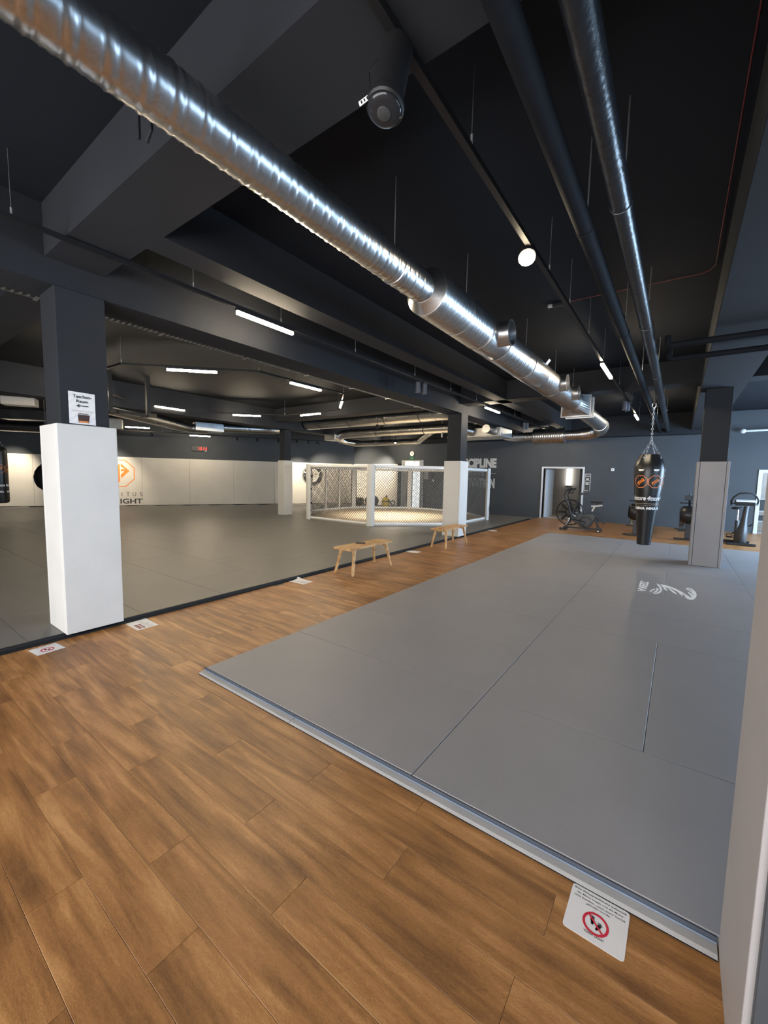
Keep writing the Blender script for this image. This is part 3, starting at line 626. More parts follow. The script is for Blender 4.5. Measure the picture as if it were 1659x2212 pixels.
# cable tray beside the left beam
ct = thing('cable_tray', 'perforated steel cable tray along the lower edge of the left ceiling beam', 'cable tray', (-5.33, 6, 3.36))
y_ = -1.0
while y_ < 13.5:
    sg = MB(); ln = 1.16
    for k in range(int(ln/0.06)):
        sg.box(-5.40, -5.30, y_+k*0.06, y_+k*0.06+0.022, 3.360, 3.363)
    sg.box(-5.305, -5.300, y_, y_+ln, 3.360, 3.385).box(-5.405, -5.400, y_, y_+ln, 3.360, 3.385)
    sg.build('tray_section', ZINC, ct)
    MB().box(-5.42, -5.225, y_+ln-0.02, y_+ln+0.01, 3.345, 3.358).build('support_arm', ZINC, ct)
    y_ += 1.22

# ================================================================== LIGHT TRACKS AND LAMPS
def linear_lamp(c, d, ln, label, group, drop=0.0):
    """black profile with a lit diffuser on its underside"""
    c, d = Vector(c), Vector(d).normalized(); sd = Vector((-d.y, d.x, 0))
    t = thing('linear_lamp', label, 'lamp', tuple(c), group=group)
    MB().obox(c+Vector((0, 0, 0.016)), d, sd, (0, 0, 1), ln/2+0.01, 0.026, 0.012).build('housing', LAMPB, t)
    MB().obox(c-Vector((0, 0, 0.014)), d, sd, (0, 0, 1), ln/2, 0.023, 0.018).build('diffuser', GLOW, t, bevel=0.008)
    return t
def track(name, pts, label, hangers, closed=False, size=0.034, rods=0.0026):
    t = thing(name, label, 'light track', tuple(pts[0]))
    n = len(pts)
    for i in range(n if closed else n-1):
        MB().bar(pts[i], pts[(i+1) % n], size, size).build('rail', LAMPB, t)
    for (x, y_, z_) in hangers:
        MB().cyl((x, y_, z_), (x, y_, 4.0 if not (1.29 < y_ < 1.755 or 9.9 < y_ < 10.36) else 3.55), rods, n=6).build('hanger_wire', ZINC, t)
        MB().cyl((x, y_, z_), (x, y_, z_+0.05), 0.007, n=8).build('hanger_clip', SILVER, t)
    return t
RZ, RX, LX = 3.52, -1.10, -4.18
track('light_track', [(RX, -3.0, RZ), (RX, 15.6, RZ)], 'straight black light track between the duct and the black pipes', [(RX+0.015, y_, RZ+0.017) for y_ in (0.4, 2.28, 4.0, 4.85, 6.0, 7.3, 9.4, 12.0, 14.4)], size=0.04)
track('light_track', [(LX, -3.0, RZ), (LX, 17.0, RZ)], 'straight black light track in front of the left ceiling beam', [(LX, y_, RZ+0.017) for y_ in (0.95, 2.36, 3.5, 4.95, 6.7, 8.2, 9.6, 12.5, 15.4)])
linear_lamp((LX, 3.28, RZ-0.05), (0, 1, 0), 0.82, 'lit linear lamp nearest on the left straight track', 'lamps on the left track')
linear_lamp((LX, 10.69, RZ-0.05), (0, 1, 0), 1.0, 'lit linear lamp on the left track just right of the pillar before the cage', 'lamps on the left track')
linear_lamp((LX, 16.4, RZ-0.05), (0, 1, 0), 1.0, 'lit linear lamp at the far end of the left track above the cross duct', 'lamps on the left track')
linear_lamp((RX, 7.82, RZ-0.05), (0, 1, 0), 1.05, 'lit linear lamp halfway along the track beside the black pipes', 'lamps on the right track')
linear_lamp((RX, 13.8, RZ-0.05), (0, 1, 0), 1.05, 'lit linear lamp at the far end of the track beside the hanging bag chain', 'lamps on the right track')
# octagonal ring of lamps over the left mats
OC, OA = Vector((-9.35, 6.1, 3.54)), 2.86
oct_r = OA/math.cos(PI/8)
oc = [tuple(OC+Vector((oct_r*math.cos(PI/8+i*PI/4), oct_r*math.sin(PI/8+i*PI/4), 0))) for i in range(8)]
track('light_track', oc, 'octagonal ring of black light track over the left mats', [(x, y_, z_+0.015) for x, y_, z_ in oc], closed=True, size=0.03)
names = ['lit linear lamp of the octagonal ring, right of the largest ring lamp', 'lit linear lamp seen end on at the right corner of the octagonal ring',
         'lit linear lamp of the octagonal ring just above and right of the slim pillar', 'lit linear lamp of the octagonal ring just left of the slim pillar',
         'lit linear lamp on the left of the octagonal ring above the sloping duct', 'lit linear lamp seen end on beside the nearest pillar, lower of two',
         'lit linear lamp seen end on beside the nearest pillar, upper of two', 'largest lit linear lamp of the octagonal ring, on its near side']
for i in range(8):
    t = i*PI/4; p = OC+Vector((OA*math.cos(t), OA*math.sin(t), -0.047))
    linear_lamp(p, (-math.sin(t), math.cos(t), 0), 0.86, names[i], 'lamps of the octagonal ring')
# track along the left wall and the back wall
wtr = [tuple(lw(-7, 3.34, 1.5)), tuple(lw(13.4, 3.34, 1.5)), (-13.0, 16.6, 3.36), (-5.6, 16.55, 3.40)]
track('light_track', wtr, 'thin black light track following the left wall and the far wall', [(*lw(s_, 0, 1.5).xy, 3.35) for s_ in (2.0, 6.0, 10.0)]+[(-11.0, 16.59, 3.38), (-7.5, 16.56, 3.40)], size=0.04)
linear_lamp(tuple(lw(5.2, 3.40, 2.6)), LWD, 0.85, 'lit linear lamp left of the digital clock, higher of the far pair', 'lamps by the left wall')
linear_lamp(tuple(lw(7.5, 3.285, 1.5)), LWD, 0.85, 'lit linear lamp right above the digital clock, lower of the far pair', 'lamps by the left wall')
linear_lamp((-11.55, 16.55, 3.32), (1, 0, 0), 0.85, 'small lit linear lamp on the far wall track above the cage', 'lamps by the far wall')

def spot(head, aim, label, r=0.045, ln=0.14, lit=0.0, blend=0.4, angle=50, stem=None):
    head, aim = Vector(head), Vector(aim); d = (aim-head).normalized()
    t = thing('track_spotlight', label, 'spotlight', tuple(head), group='track spotlights')
    MB().lathe([(r*0.8, 0), (r, 0.01), (r, ln), (r*0.86, ln+0.001), (r*0.8, ln-0.02)], head-d*ln, d, 20).build('lamp_head', LAMPB, t, smooth=35)
    if stem: MB().cyl(head-d*ln*0.5, stem, 0.008, n=8).build('stem', LAMPB, t)
    if lit:
        MB().cyl(head+d*0.001, head+d*0.004, r*0.8, n=20).build('lit_disc', GLOWS, t)
        L = bpy.data.lights.new('spot_beam', 'SPOT'); L.energy = lit*1.7; L.color = (1.0, 0.86, 0.66); L.spot_size = math.radians(angle); L.spot_blend = max(blend, 0.9); L.shadow_soft_size = 0.04
        o = bpy.data.objects.new('spot_beam', L); COL.objects.link(o); o.location = head+d*0.03
        o.rotation_euler = d.to_track_quat('-Z', 'Y').to_euler(); o.parent = t; o.matrix_parent_inverse = pmat(t).inverted()
    else:
        MB().cyl(head-d*0.012, head-d*0.008, r*0.85, n=20).build('glass', GLASSD, t)
    return t
def lws(s_, z_=3.2, off=1.5): return lw(s_, z_, off)
spot(lws(3.3), lw(3.9, 1.5, 0), 'small spotlight aimed at the orange octagon emblem on the left wall', lit=270, stem=lws(3.3, 3.317), angle=62)
spot(lws(0.6), lw(0.3, 1.3, 0), 'small spotlight aimed at the wall behind the round bag', lit=280, stem=lws(0.6, 3.317), angle=62)
spot(lws(11.9), lw(12.4, 1.3, 0), 'small spotlight aimed at the round wall emblem', lit=420, stem=lws(11.9, 3.317), angle=60)
spot(lws(13.0), (-14.0, 17.8, 1.7), 'small lit spotlight left of the far corner above the cage', lit=560, stem=lws(13.0, 3.317), angle=60)
spot(lws(12.5), lw(14.2, 1.2, 0), 'small added spotlight brightening the wall pads just left of the far corner', lit=420, stem=lws(12.5, 3.317), angle=70)  # extra spotlight added to brighten the pads left of the corner
spot((-12.2, 16.6, 3.25), (-13.0, 17.8, 1.6), 'lit spotlight on the far track washing the white corner pads', lit=480, stem=(-12.2, 16.6, 3.335), angle=62)
for s_, nm in ((4.4, 'first'), (5.6, 'second'), (9.1, 'third'), (10.0, 'fourth'), (11.0, 'fifth')):
    spot(lws(s_, 3.18), lw(s_+0.4, 1.8, 0), 'unlit small track spotlight, %s from the left of the far wall row' % nm, stem=lws(s_, 3.317))
spot((-6.6, 16.5, 3.24), (-6.5, 17.8, 2.2), 'unlit small spotlight on the track above the wall slogan', stem=(-6.6, 16.55, 3.37))
spot((-5.9, 16.5, 3.26), (-5.2, 17.8, 2.4), 'unlit small spotlight at the end of the track above the wall slogan', stem=(-5.9, 16.55, 3.37))
# spots inside the cage
spot((-8.2, 10.9, 3.2), (-9.6, 13.8, 0.04), 'dark spotlight over the cage floor, nearer one', lit=620, stem=(-8.2, 10.85, 4.0), angle=80, blend=0.7)
spot((-9.6, 14.0, 3.0), (-9.0, 13.2, 0.04), 'dark spotlight over the cage floor, farther one', lit=520, stem=(-9.6, 13.98, 4.0), angle=95, blend=0.7)

# spot lamp on the right track: bright disc facing the room
sp = thing('track_spotlight', 'glaring round spotlight hanging under the track beside the duct', 'spotlight', (RX, 3.5, 3.42), group='track spotlights')
hd_ = Vector((RX-0.02, 3.46, 3.43)); dd_ = Vector((0.22, -0.5, -0.84)).normalized()
MB().lathe([(0.05, 0), (0.07, 0.01), (0.07, 0.11), (0.062, 0.112)], hd_-dd_*0.12, dd_, 24).build('lamp_head', LAMPB, sp, smooth=35)
MB().cyl(hd_-dd_*0.006, hd_+dd_*0.004, 0.064, n=24).build('lit_disc', GLOWS, sp)
MB().cyl(hd_-dd_*0.06, (RX, 3.6, RZ), 0.01, n=8).build('stem', LAMPB, sp)
# big unlit cylinder spot with a tag
bs = thing('track_spotlight', 'large unlit black cylinder spotlight with a white tag hanging from the track', 'spotlight', (RX, 1.52, 3.3), group='track spotlights')
top, bot = Vector((RX-0.015, 1.575, 3.50)), Vector((RX-0.02, 1.495, 3.19))
axd = (bot-top).normalized()
MB().lathe([(0.062, 0), (0.070, 0.012), (0.070, 0.245), (0.076, 0.265), (0.082, 0.29), (0.082, 0.305), (0.075, 0.313)], top, axd, 36).build('lamp_head', LAMPB, bs, smooth=40)
gl_c = bot+axd*0.0; MB().lathe([(0.001, 0.012), (0.05, 0.010), (0.068, 0.004), (0.072, -0.004)][::-1], gl_c, axd, 32).build('glass', GLASSD, bs, smooth=60)
MB().lathe([(0.028, 0), (0.03, 0.004), (0.03, 0.008), (0.027, 0.01)], gl_c+axd*0.006, axd, 24).build('lens_ring', PLAST, bs, smooth=40)
MB().tube([top+Vector((-0.075, -0.03, -0.02)), top+Vector((-0.115, -0.05, -0.08)), top+Vector((-0.10, -0.06, -0.18)), top+Vector((-0.07, -0.065, -0.25))], 0.004, n=6).build('power_cord', LAMPB, bs)
tg = MB().obox(bot+Vector((-0.058, -0.062, 0.028)), (0.75, 0.4, 0.52), (-0.4, 0.1, 0.9), (0.5, -0.9, 0), 0.027, 0.014, 0.001).build('paper_tag', PAPER, bs)
for k in range(3):
    c = bot+Vector((-0.058, -0.0635, 0.028))+Vector((0.75, 0.4, 0.52)).normalized()*(-0.014+0.014*k)
    MB().obox(c, (-0.4, 0.1, 0.9), (0.75, 0.4, 0.52), (0.5, -0.9, 0), 0.008, 0.003, 0.0006).build('tag_mark', INK, tg)
# twin cylinder spots on both tracks
def twin(x, y_, z_, label):
    t = thing('twin_spotlight', label, 'spotlight', (x, y_, z_), group='twin cylinder spotlights')
    for k in (-1, 1):
        MB().lathe([(0.04, 0), (0.05, 0.008), (0.05, 0.2), (0.043, 0.2), (0.04, 0.19)], (x+0.02*k, y_+0.09*k, z_-0.06), (0, 0, -1), 20).build('lamp_head', mat('grey_lamp_metal', (0.10, 0.10, 0.115), 0.4), t, smooth=35)
        MB().cyl((x+0.02*k, y_+0.09*k, z_-0.06), (x, y_+0.05*k, z_), 0.01, n=8).build('stem', LAMPB, t)
twin(RX, 11.0, RZ, 'pair of unlit cylinder spotlights near the far end of the right track')
twin(LX, 6.95, RZ, 'pair of unlit cylinder spotlights midway along the left track')
twin(LX, 13.6, RZ, 'pair of unlit cylinder spotlights on the left track beyond the cage pillar')

# ================================================================== CAGE
S8 = 2.73
V = [(-10.54, 10.10), (-7.81, 10.10), (-5.88, 12.03), (-5.88, 14.76), (-7.81, 16.69), (-10.54, 16.69), (-12.47, 14.76), (-12.47, 12.03)]
cg = thing('octagon_cage', 'octagonal white fight cage with wire mesh panels on the grey mat', 'cage', (-9.17, 13.4, 0.045))
n8 = [(Vector((*V[(i+1) % 8], 0))-Vector((*V[i], 0))).normalized() for i in range(8)]
fl = MB(); k = 0
fl.prism([(x, y_) for x, y_ in V], (0, 0, 0.0455), (1, 0, 0), (0, 1, 0), 0.018).build('canvas_floor', CANVAS, cg)
CT = 1.97
cc = Vector((-9.175, 13.395, 0))
for i in range(8):
    a, b = Vector((*V[i], 0)), Vector((*V[(i+1) % 8], 0)); d = n8[i]; out = Vector((d.y, -d.x, 0))
    MB().cyl(a+Vector((0, 0, 0.046)), a+Vector((0, 0, CT)), 0.035, n=12).build('post', WTUBE, cg, smooth=40)
    MB().cyl(a+d*0.03+Vector((0, 0, CT-0.045)), b-d*0.03+Vector((0, 0, CT-0.045)), 0.055, n=14).build('top_rail', WTUBE, cg, smooth=40)
    MB().cyl(a+d*0.03+Vector((0, 0, 0.115)), b-d*0.03+Vector((0, 0, 0.115)), 0.045, n=14).build('bottom_rail', WTUBE, cg, smooth=40)
    # diamond wire mesh
    w_ = MB(); H0, H1 = 0.15, CT-0.09; Ht = H1-H0; cell = 0.082; r_ = 0.0054
    nn = int(S8/cell)+1
    def wire(p, q):
        P0, P1 = a+d*p[0]+Vector((0, 0, H0+p[1])), a+d*q[0]+Vector((0, 0, H0+q[1]))
        w_.bar(P0, P1, r_*1.7, r_*1.7, up=tuple(out))
    slope = 1.15
    for sgn in (1, -1):
        x = -Ht/slope
        while x < S8:
            # line from (x,0) going up with slope
            t0, t1 = max(0, -x)*slope, min(Ht, (S8-x)*slope)
            if t1-t0 > 0.03:
                p, q = (x+t0/slope, t0), (x+t1/slope, t1)
                if sgn < 0: p, q = (S8-p[0], p[1]), (S8-q[0], q[1])
                wire(p, q)
            x += cell
    stuff(w_.build('wire_mesh', WIRE, cg))
def ppad(i, lab_m, wd, t, side, z1=CT+0.02, z0=0.05):
    a = Vector((*V[i], 0)); o_ = (a-cc).normalized()*side; sd = Vector((-o_.y, o_.x, 0))
    mb = MB(); rows = 14; cols = 8
    for r in range(rows+1):
        z_ = z0+(z1-z0)*r/rows
        for c_ in range(cols+1):
            ang = -PI/2+PI*c_/cols
            wob = 0.006*math.sin(r*2.3+c_)*(1.6 if z_ < 0.6 else 0.5)
            p = a+sd*((wd/2)*math.sin(ang))+o_*(0.03+(t+wob)*math.cos(ang)); mb.v.append((p.x, p.y, z_))
    for r in range(rows):
        for c_ in range(cols):
            q = r*(cols+1)+c_; mb.f.append((q, q+1, q+cols+2, q+cols+1))
    mb.f.append(tuple(rows*(cols+1)+c_ for c_ in range(cols+1))); 
    mb.f += [(r*(cols+1)+cols, r*(cols+1), (r+1)*(cols+1), (r+1)*(cols+1)+cols) for r in range(rows)]
    pd_ = mb.build('post_pad', lab_m, cg, smooth=60)
    return pd_
for i in (0, 1, 2, 3, 7): ppad(i, WHITEPAD, 0.27, 0.10, 1)
for i in (4, 5, 6):
    p_ = ppad(i, WHITEPAD, 0.24, 0.07, -1)
    a = Vector((*V[i], 0)); o_ = (cc-a).normalized(); sd = Vector((-o_.y, o_.x, 0))
    for k in (-1, 1): MB().bar(a+sd*(0.125*k)+o_*0.05+Vector((0, 0, 0.06)), a+sd*(0.125*k)+o_*0.05+Vector((0, 0, CT)), 0.02).build('pad_edging', TRIMB, p_)
for fr_ in (0.36, 0.68):
    a, b = Vector((*V[7], 0)), Vector((*V[6], 0)); q = b+(a-b)*fr_
    MB().cyl(q+Vector((0, 0, 0.06)), q+Vector((0, 0, CT-0.1)), 0.045, n=12).build('middle_post', WTUBE, cg, smooth=40)
for zz in (0.6, 1.1, 1.55): # dark tie straps on the front left post
    a = Vector((*V[0], 0)); MB().cyl(a+Vector((0.05, 0, zz)), a+Vector((0.05, 0, zz+0.06)), 0.04, n=10).build('strap', TRIMB, cg)

# gear behind the cage
yb_ = thing('drum_vacuum', 'yellow canister with black band and coiled black hose on the floor behind the cage', 'vacuum', (-12.3, 17.15, 0.045))
MB().lathe([(0.16, 0), (0.2, 0.02), (0.2, 0.36), (0.17, 0.40), (0.12, 0.46), (0.05, 0.50)], (-12.32, 17.2, 0.05), (0, 0, 1), 28).build('canister', YELLOW, yb_, smooth=40)
MB().lathe([(0.2, 0), (0.212, 0.004), (0.212, 0.05), (0.2, 0.054)], (-12.32, 17.2, 0.28), (0, 0, 1), 28).build('band', BLACK, yb_, smooth=30)
MB().lathe([(0.06, 0), (0.04, 0.05), (0.015, 0.14)], (-12.28, 17.2, 0.53), (0, 0, 1), 16).build('cap', BLACK, yb_, smooth=40)
hs = [(-12.15+0.02*i+0.17*math.cos(i*0.5), 17.15+0.02*math.sin(i), 0.22+0.15*math.sin(i*0.5)) for i in range(26)]
MB().tube([(-12.2, 17.15, 0.36)]+hs, 0.025, n=8).build('hose', BLACKR, yb_, smooth=50)
def duffel(x, y_, ln, r, label, rz):
    t = thing('gear_bag', label, 'bag', (x, y_, 0.045), group='black gear bags')
    d = Vector((math.cos(rz), math.sin(rz), 0)); c = Vector((x, y_, 0.055+r))
    MB().lathe([(r*0.55, -ln/2-0.02), (r*0.93, -ln/2), (r, -ln/2+0.06), (r, ln/2-0.06), (r*0.93, ln/2), (r*0.55, ln/2+0.02)], c, d, 20).build('body', BLEATHER, t, smooth=40)
    for k in (-0.25, 0.25): MB().lathe([(r, -0.02), (r+0.008, -0.018), (r+0.008, 0.018), (r, 0.02)], c+d*ln*k, d, 20).build('strap', PLAST, t, smooth=30)
duffel(-13.9, 16.9, 0.5, 0.2, 'smaller round black gear bag behind the cage left of the larger one', 0.2)
duffel(-13.05, 16.95, 0.55, 0.26, 'larger black gear bag behind the cage left of the yellow canister', 0.0)

# ================================================================== BENCHES
def bench(x0, x1, y0, y1, label):
    t = thing('wooden_bench', label, 'bench', ((x0+x1)/2, (y0+y1)/2, 0), group='wooden benches'); zt_ = 0.452
    for k in range(3):
        a = x0+(x1-x0)*k/3; MB().box(a+0.0008, a+(x1-x0)/3-0.0008, y0, y1, zt_-0.034, zt_).build('top_board', WOODB, t, bevel=0.004)
    for sx in (0, 1):
        for sy in (0, 1):
            tx = (x0+0.05) if sx == 0 else (x1-0.05); ty = (y0+0.16) if sy == 0 else (y1-0.16)
            bx_ = (x0-0.005) if sx == 0 else (x1+0.005); by = (y0+0.055) if sy == 0 else (y1-0.055)
            lg = MB(); h = 0.021; k = 0
            for (cx, cy, z_, hh) in ((bx_, by, 0.0, 0.017), (tx, ty, zt_-0.034, 0.024)):
                lg.v += [(cx-hh, cy-hh, z_), (cx+hh, cy-hh, z_), (cx+hh, cy+hh, z_), (cx-hh, cy+hh, z_)]
            lg.f = [(3, 2, 1, 0), (4, 5, 6, 7)]+[(i, (i+1) % 4, 4+(i+1) % 4, 4+i) for i in range(4)]
            lg.build('leg', WOODB, t, bevel=0.003)
    for sy in (y0+0.17, y1-0.17): MB().box(x0+0.06, x1-0.06, sy-0.018, sy+0.018, zt_-0.075, zt_-0.034).build('cross_brace', WOODB, t)
    MB().box((x0+x1)/2-0.012, (x0+x1)/2+0.012, y0+0.19, y1-0.19, zt_-0.07, zt_-0.036).build('stretcher', WOODB, t)
bench(-4.585, -4.21, 4.93, 6.13, 'light wooden bench nearer the camera with a dark notebook on it')
bench(-4.585, -4.215, 8.22, 9.45, 'light wooden bench farther away beside the white padded pillar')
nb = thing('notebook', 'small dark notebook lying on the nearer wooden bench', 'notebook', (-4.46, 5.49, 0.4525))
MB().obox((-4.46, 5.49, 0.457), (0.82, 0.57, 0), (-0.57, 0.82, 0), (0, 0, 1), 0.085, 0.06, 0.004).build('cover', mat('brown_leather', (0.10, 0.035, 0.02), 0.5), nb, bevel=0.002)
MB().obox((-4.46, 5.49, 0.4645), (0.82, 0.57, 0), (-0.57, 0.82, 0), (0, 0, 1), 0.08, 0.056, 0.0035).build('pages', BLACK, nb)

# ================================================================== FLOOR SIGNS (paper sheets)
def sheet(name, label, cx, cy, sx, sy, z_=0.0008, rz=0.0, curl=0.0, rounded=0.0):
    mb = MB(); nx, ny = 9, 9
    c, s_ = math.cos(rz), math.sin(rz)
    t = thing(name, label, 'sign', (cx, cy, z_))
    def pt(u, v): return (cx+u*c-v*s_, cy+u*s_+v*c)
    if rounded:
        poly = []
        for (qx, qy, a0) in ((1, 1, 0), (-1, 1, PI/2), (-1, -1, PI), (1, -1, 1.5*PI)):
            for i in range(5):
                a = a0+i*PI/8; poly.append((qx*(sx/2-rounded)+rounded*math.cos(a), qy*(sy/2-rounded)+rounded*math.sin(a)))
        mb.prism([pt(*p) for p in poly], (0, 0, z_), (1, 0, 0), (0, 1, 0), 0.001)
    else:
        for j in range(ny):
            for i in range(nx):
                u, v = (i/(nx-1)-0.5)*sx, (j/(ny-1)-0.5)*sy; x, y_ = pt(u, v)
                mb.v.append((x, y_, z_+curl*((1-i/(nx-1))**3*(j/(ny-1))**3)))
        mb.f = [(j*nx+i, j*nx+i+1, (j+1)*nx+i+1, (j+1)*nx+i) for j in range(ny-1) for i in range(nx-1)]
    mb.build('paper', PAPER, t)
    return t
def ban_sign(t, cx, cy, z_, ux, uy, r):
    """red ring with slash over two black footprints; u = reading direction"""
    u = Vector((ux, uy, 0)).normalized(); v = Vector((-u.y, u.x, 0)); o = Vector((cx, cy, z_))
    mb = MB(); n = 40
    for rr in (r, r*0.8): mb.v += [tuple(o+u*(rr*math.cos(2*PI*i/n))+v*(rr*math.sin(2*PI*i/n))+Vector((0, 0, 0.0004))) for i in range(n)]
    mb.f = [(i, (i+1) % n, n+(i+1) % n, n+i) for i in range(n)]
    mb.build('ban_ring', REDINK, t)
    dg = (u-v).normalized(); pg = Vector((-dg.y, dg.x, 0)); q = MB()
    q.v = [tuple(o+dg*(a*r*0.86)+pg*(b*r*0.075)+Vector((0, 0, 0.0008))) for a, b in ((-1, -1), (1, -1), (1, 1), (-1, 1))]; q.f = [(0, 1, 2, 3)]
    q.build('ban_slash', REDINK, t)
    def ell(c, a, b, ang):
        e1 = u*math.cos(ang)+v*math.sin(ang); e2 = Vector((-e1.y, e1.x, 0)); k = len(fp.v)
        fp.v += [tuple(c+e1*(a*math.cos(2*PI*i/14))+e2*(b*math.sin(2*PI*i/14))+Vector((0, 0, 0.0006))) for i in range(14)]; fp.f.append(tuple(range(k, k+14)))
    fp = MB()
    for (ou, ov, tilt) in ((-0.28, 0.18, PI/2+0.15), (0.22, -0.15, PI/2-0.35)):
        c = o+u*(ou*r)+v*(ov*r); e1 = u*math.cos(tilt)+v*math.sin(tilt); e2 = Vector((-e1.y, e1.x, 0))
        ell(c-e1*r*0.22, r*0.16, r*0.11, tilt); ell(c+e1*r*0.1, r*0.22, r*0.155, tilt); ell(c-e1*r*0.06, r*0.2, r*0.11, tilt)
        for kk in range(5): ell(c+e1*r*(0.40-0.035*abs(kk-1.5))+e2*r*(0.16-0.08*kk), r*0.05, r*0.035, tilt)
    fp.build('footprints', INK, t)
def lines(t, rows, cx, cy, z_, ux, uy, m=INK, bold=0.0):
    u = Vector((ux, uy, 0)).normalized(); v = Vector((-u.y, u.x, 0))
    for (txt, wd, off, h, bd) in rows:
        o = Vector((cx, cy, z_))+u*(-wd/2)+v*off
        text_on('print_line', txt, m, t, tuple(o), tuple(u), tuple(v), wd, h, bold=bd, lift=0.0003)
s0 = sheet('floor_sign', 'white rounded barefoot ban sign on the wood floor in the near foreground', -0.137, 1.612, 0.20, 0.197, 0.0003, -0.01, rounded=0.012)
lines(s0, [('Bitte Schlappen/Schuhe außerhalb', 0.180, 0.079, 0.0085, 0.012), ('der Matte tragen und die Matte', 0.160, 0.063, 0.0085, 0.004), ('nicht betreten, wenn zuvor barfuß', 0.176, 0.048, 0.0085, 0.004), ('gelaufen wurde.', 0.082, 0.033, 0.0085, 0.004), ('Vielen Dank!', 0.066, -0.074, 0.0095, 0.006)], -0.137, 1.612, 0.0015, 1, -0.01)
ban_sign(s0, -0.137, 1.588, 0.0015, 1, -0.01, 0.044)
s1 = sheet('floor_sign', 'small white paper with a red ban ring beside the nearest white pillar', -4.59, 1.115, 0.20, 0.21, 0.001, 0.1)
ban_sign(s1, -4.575, 1.115, 0.0015, 0.1, 1.0, 0.05)
lines(s1, [('Bitte Schlappen/Schuhe', 0.15, 0.072, 0.012, 0.0), ('der Matte tragen', 0.12, 0.055, 0.010, 0.0)], -4.59, 1.115, 0.0015, 0.1, 1.0)
s2 = sheet('floor_sign', 'white paper with dark red blocks on the floor right of the nearest white pillar', -4.575, 1.925, 0.30, 0.21, 0.001, 0.0, curl=0.006)
bk = MB()
for k in range(3): bk.box(-4.60+0.05*k, -4.56+0.05*k, 1.85, 1.885, 0.0016, 0.0018)
for k in range(3): bk.box(-4.60+0.05*k, -4.56+0.05*k, 1.893, 1.915, 0.0016, 0.0018)
bk.build('printed_blocks', BROWNINK, s2)
gl = MB()
for k in range(9): gl.box(-4.68+0.03*k, -4.672+0.03*k, 1.93, 2.01-0.02*(k % 3), 0.0016, 0.0018)
gl.build('printed_lines', mat('grey_ink', (0.4, 0.38, 0.38), 0.7), s2)
s3 = sheet('floor_sign', 'curled white paper on the floor in front of the nearer bench', -4.60, 4.225, 0.31, 0.21, 0.001, 0.08, curl=0.03)
gl = MB()
for k in range(8): gl.box(-4.66+0.028*k, -4.652+0.028*k, 4.17, 4.28-0.02*(k % 3), 0.0018, 0.0020)
gl.build('printed_lines', MATS['grey_ink'], s3)
sheet('floor_sign', 'plain white paper on the floor between the two benches', -4.605, 7.50, 0.31, 0.22, 0.001, 0.05)
sheet('floor_sign', 'small white paper on the floor beyond the far bench', -4.60, 12.2, 0.27, 0.2, 0.001, -0.05)

# paper sign on the pillar (Taschen-Raum)
ts = thing('paper_sign', 'white paper sign reading Taschen-Raum with an arrow taped to the dark pillar', 'sign', (-4.744, 1.525, 2.1))
mb = MB(); nx, ny = 8, 10
for j in range(ny):
    for i in range(nx):
        mb.v.append((-4.7435+0.0035*abs(math.sin(i*1.9+j*1.3)), 1.415+0.218*i/(nx-1), 2.088+0.303*j/(ny-1)-0.002*i/(nx-1)))
mb.f = [(j*nx+i, j*nx+i+1, (j+1)*nx+i+1, (j+1)*nx+i) for j in range(ny-1) for i in range(nx-1)]
mb.build('paper', PAPER, ts)
PX = -4.7395
text_on('print_line', 'Taschen-', INK, ts, (PX, 1.450, 2.335), (0, 1, 0), (0, 0, 1), 0.155, 0.030, bold=0.02, lift=0.0008)
text_on('print_line', 'Raum', INK, ts, (PX, 1.478, 2.292), (0, 1, 0), (0, 0, 1), 0.096, 0.028, bold=0.02, lift=0.0008)
ar = MB(); ar.prism([(0, 0), (0.028, 0.017), (0.024, 0.004), (0.1, 0.004), (0.1, -0.004), (0.024, -0.004), (0.028, -0.017)], (PX, 1.475, 2.262), (0, 1, 0), (0, 0, 1), 0.0008)
ar.build('arrow', INK, ts)
ln_ = MB().box(PX, PX+0.0008, 1.437, 1.615, 2.213, 2.216).box(PX, PX+0.0008, 1.437, 1.61, 2.205, 2.207)
ln_.build('printed_rule', mat('tan_ink', (0.45, 0.36, 0.28), 0.7), ts)
MB().prism([(0, 0), (0.085, 0), (0.092, 0.075), (-0.006, 0.075)], (PX, 1.49, 2.103), (0, 1, 0), (0, 0, 1), 0.0008).build('picture_block', mat('dark_brown_print', (0.05, 0.022, 0.018), 0.6), ts)
MB().prism([(0, 0), (0.075, 0), (0.078, 0.014), (0, 0.014)], (PX, 1.494, 2.105), (0, 1, 0), (0, 0, 1), 0.0012).build('orange_strip', ORANGE, ts)
for k in range(7): MB().box(PX, PX+0.0008, 1.492+0.012*k, 1.499+0.012*k, 2.182, 2.192).build('print_mark', INK, ts)

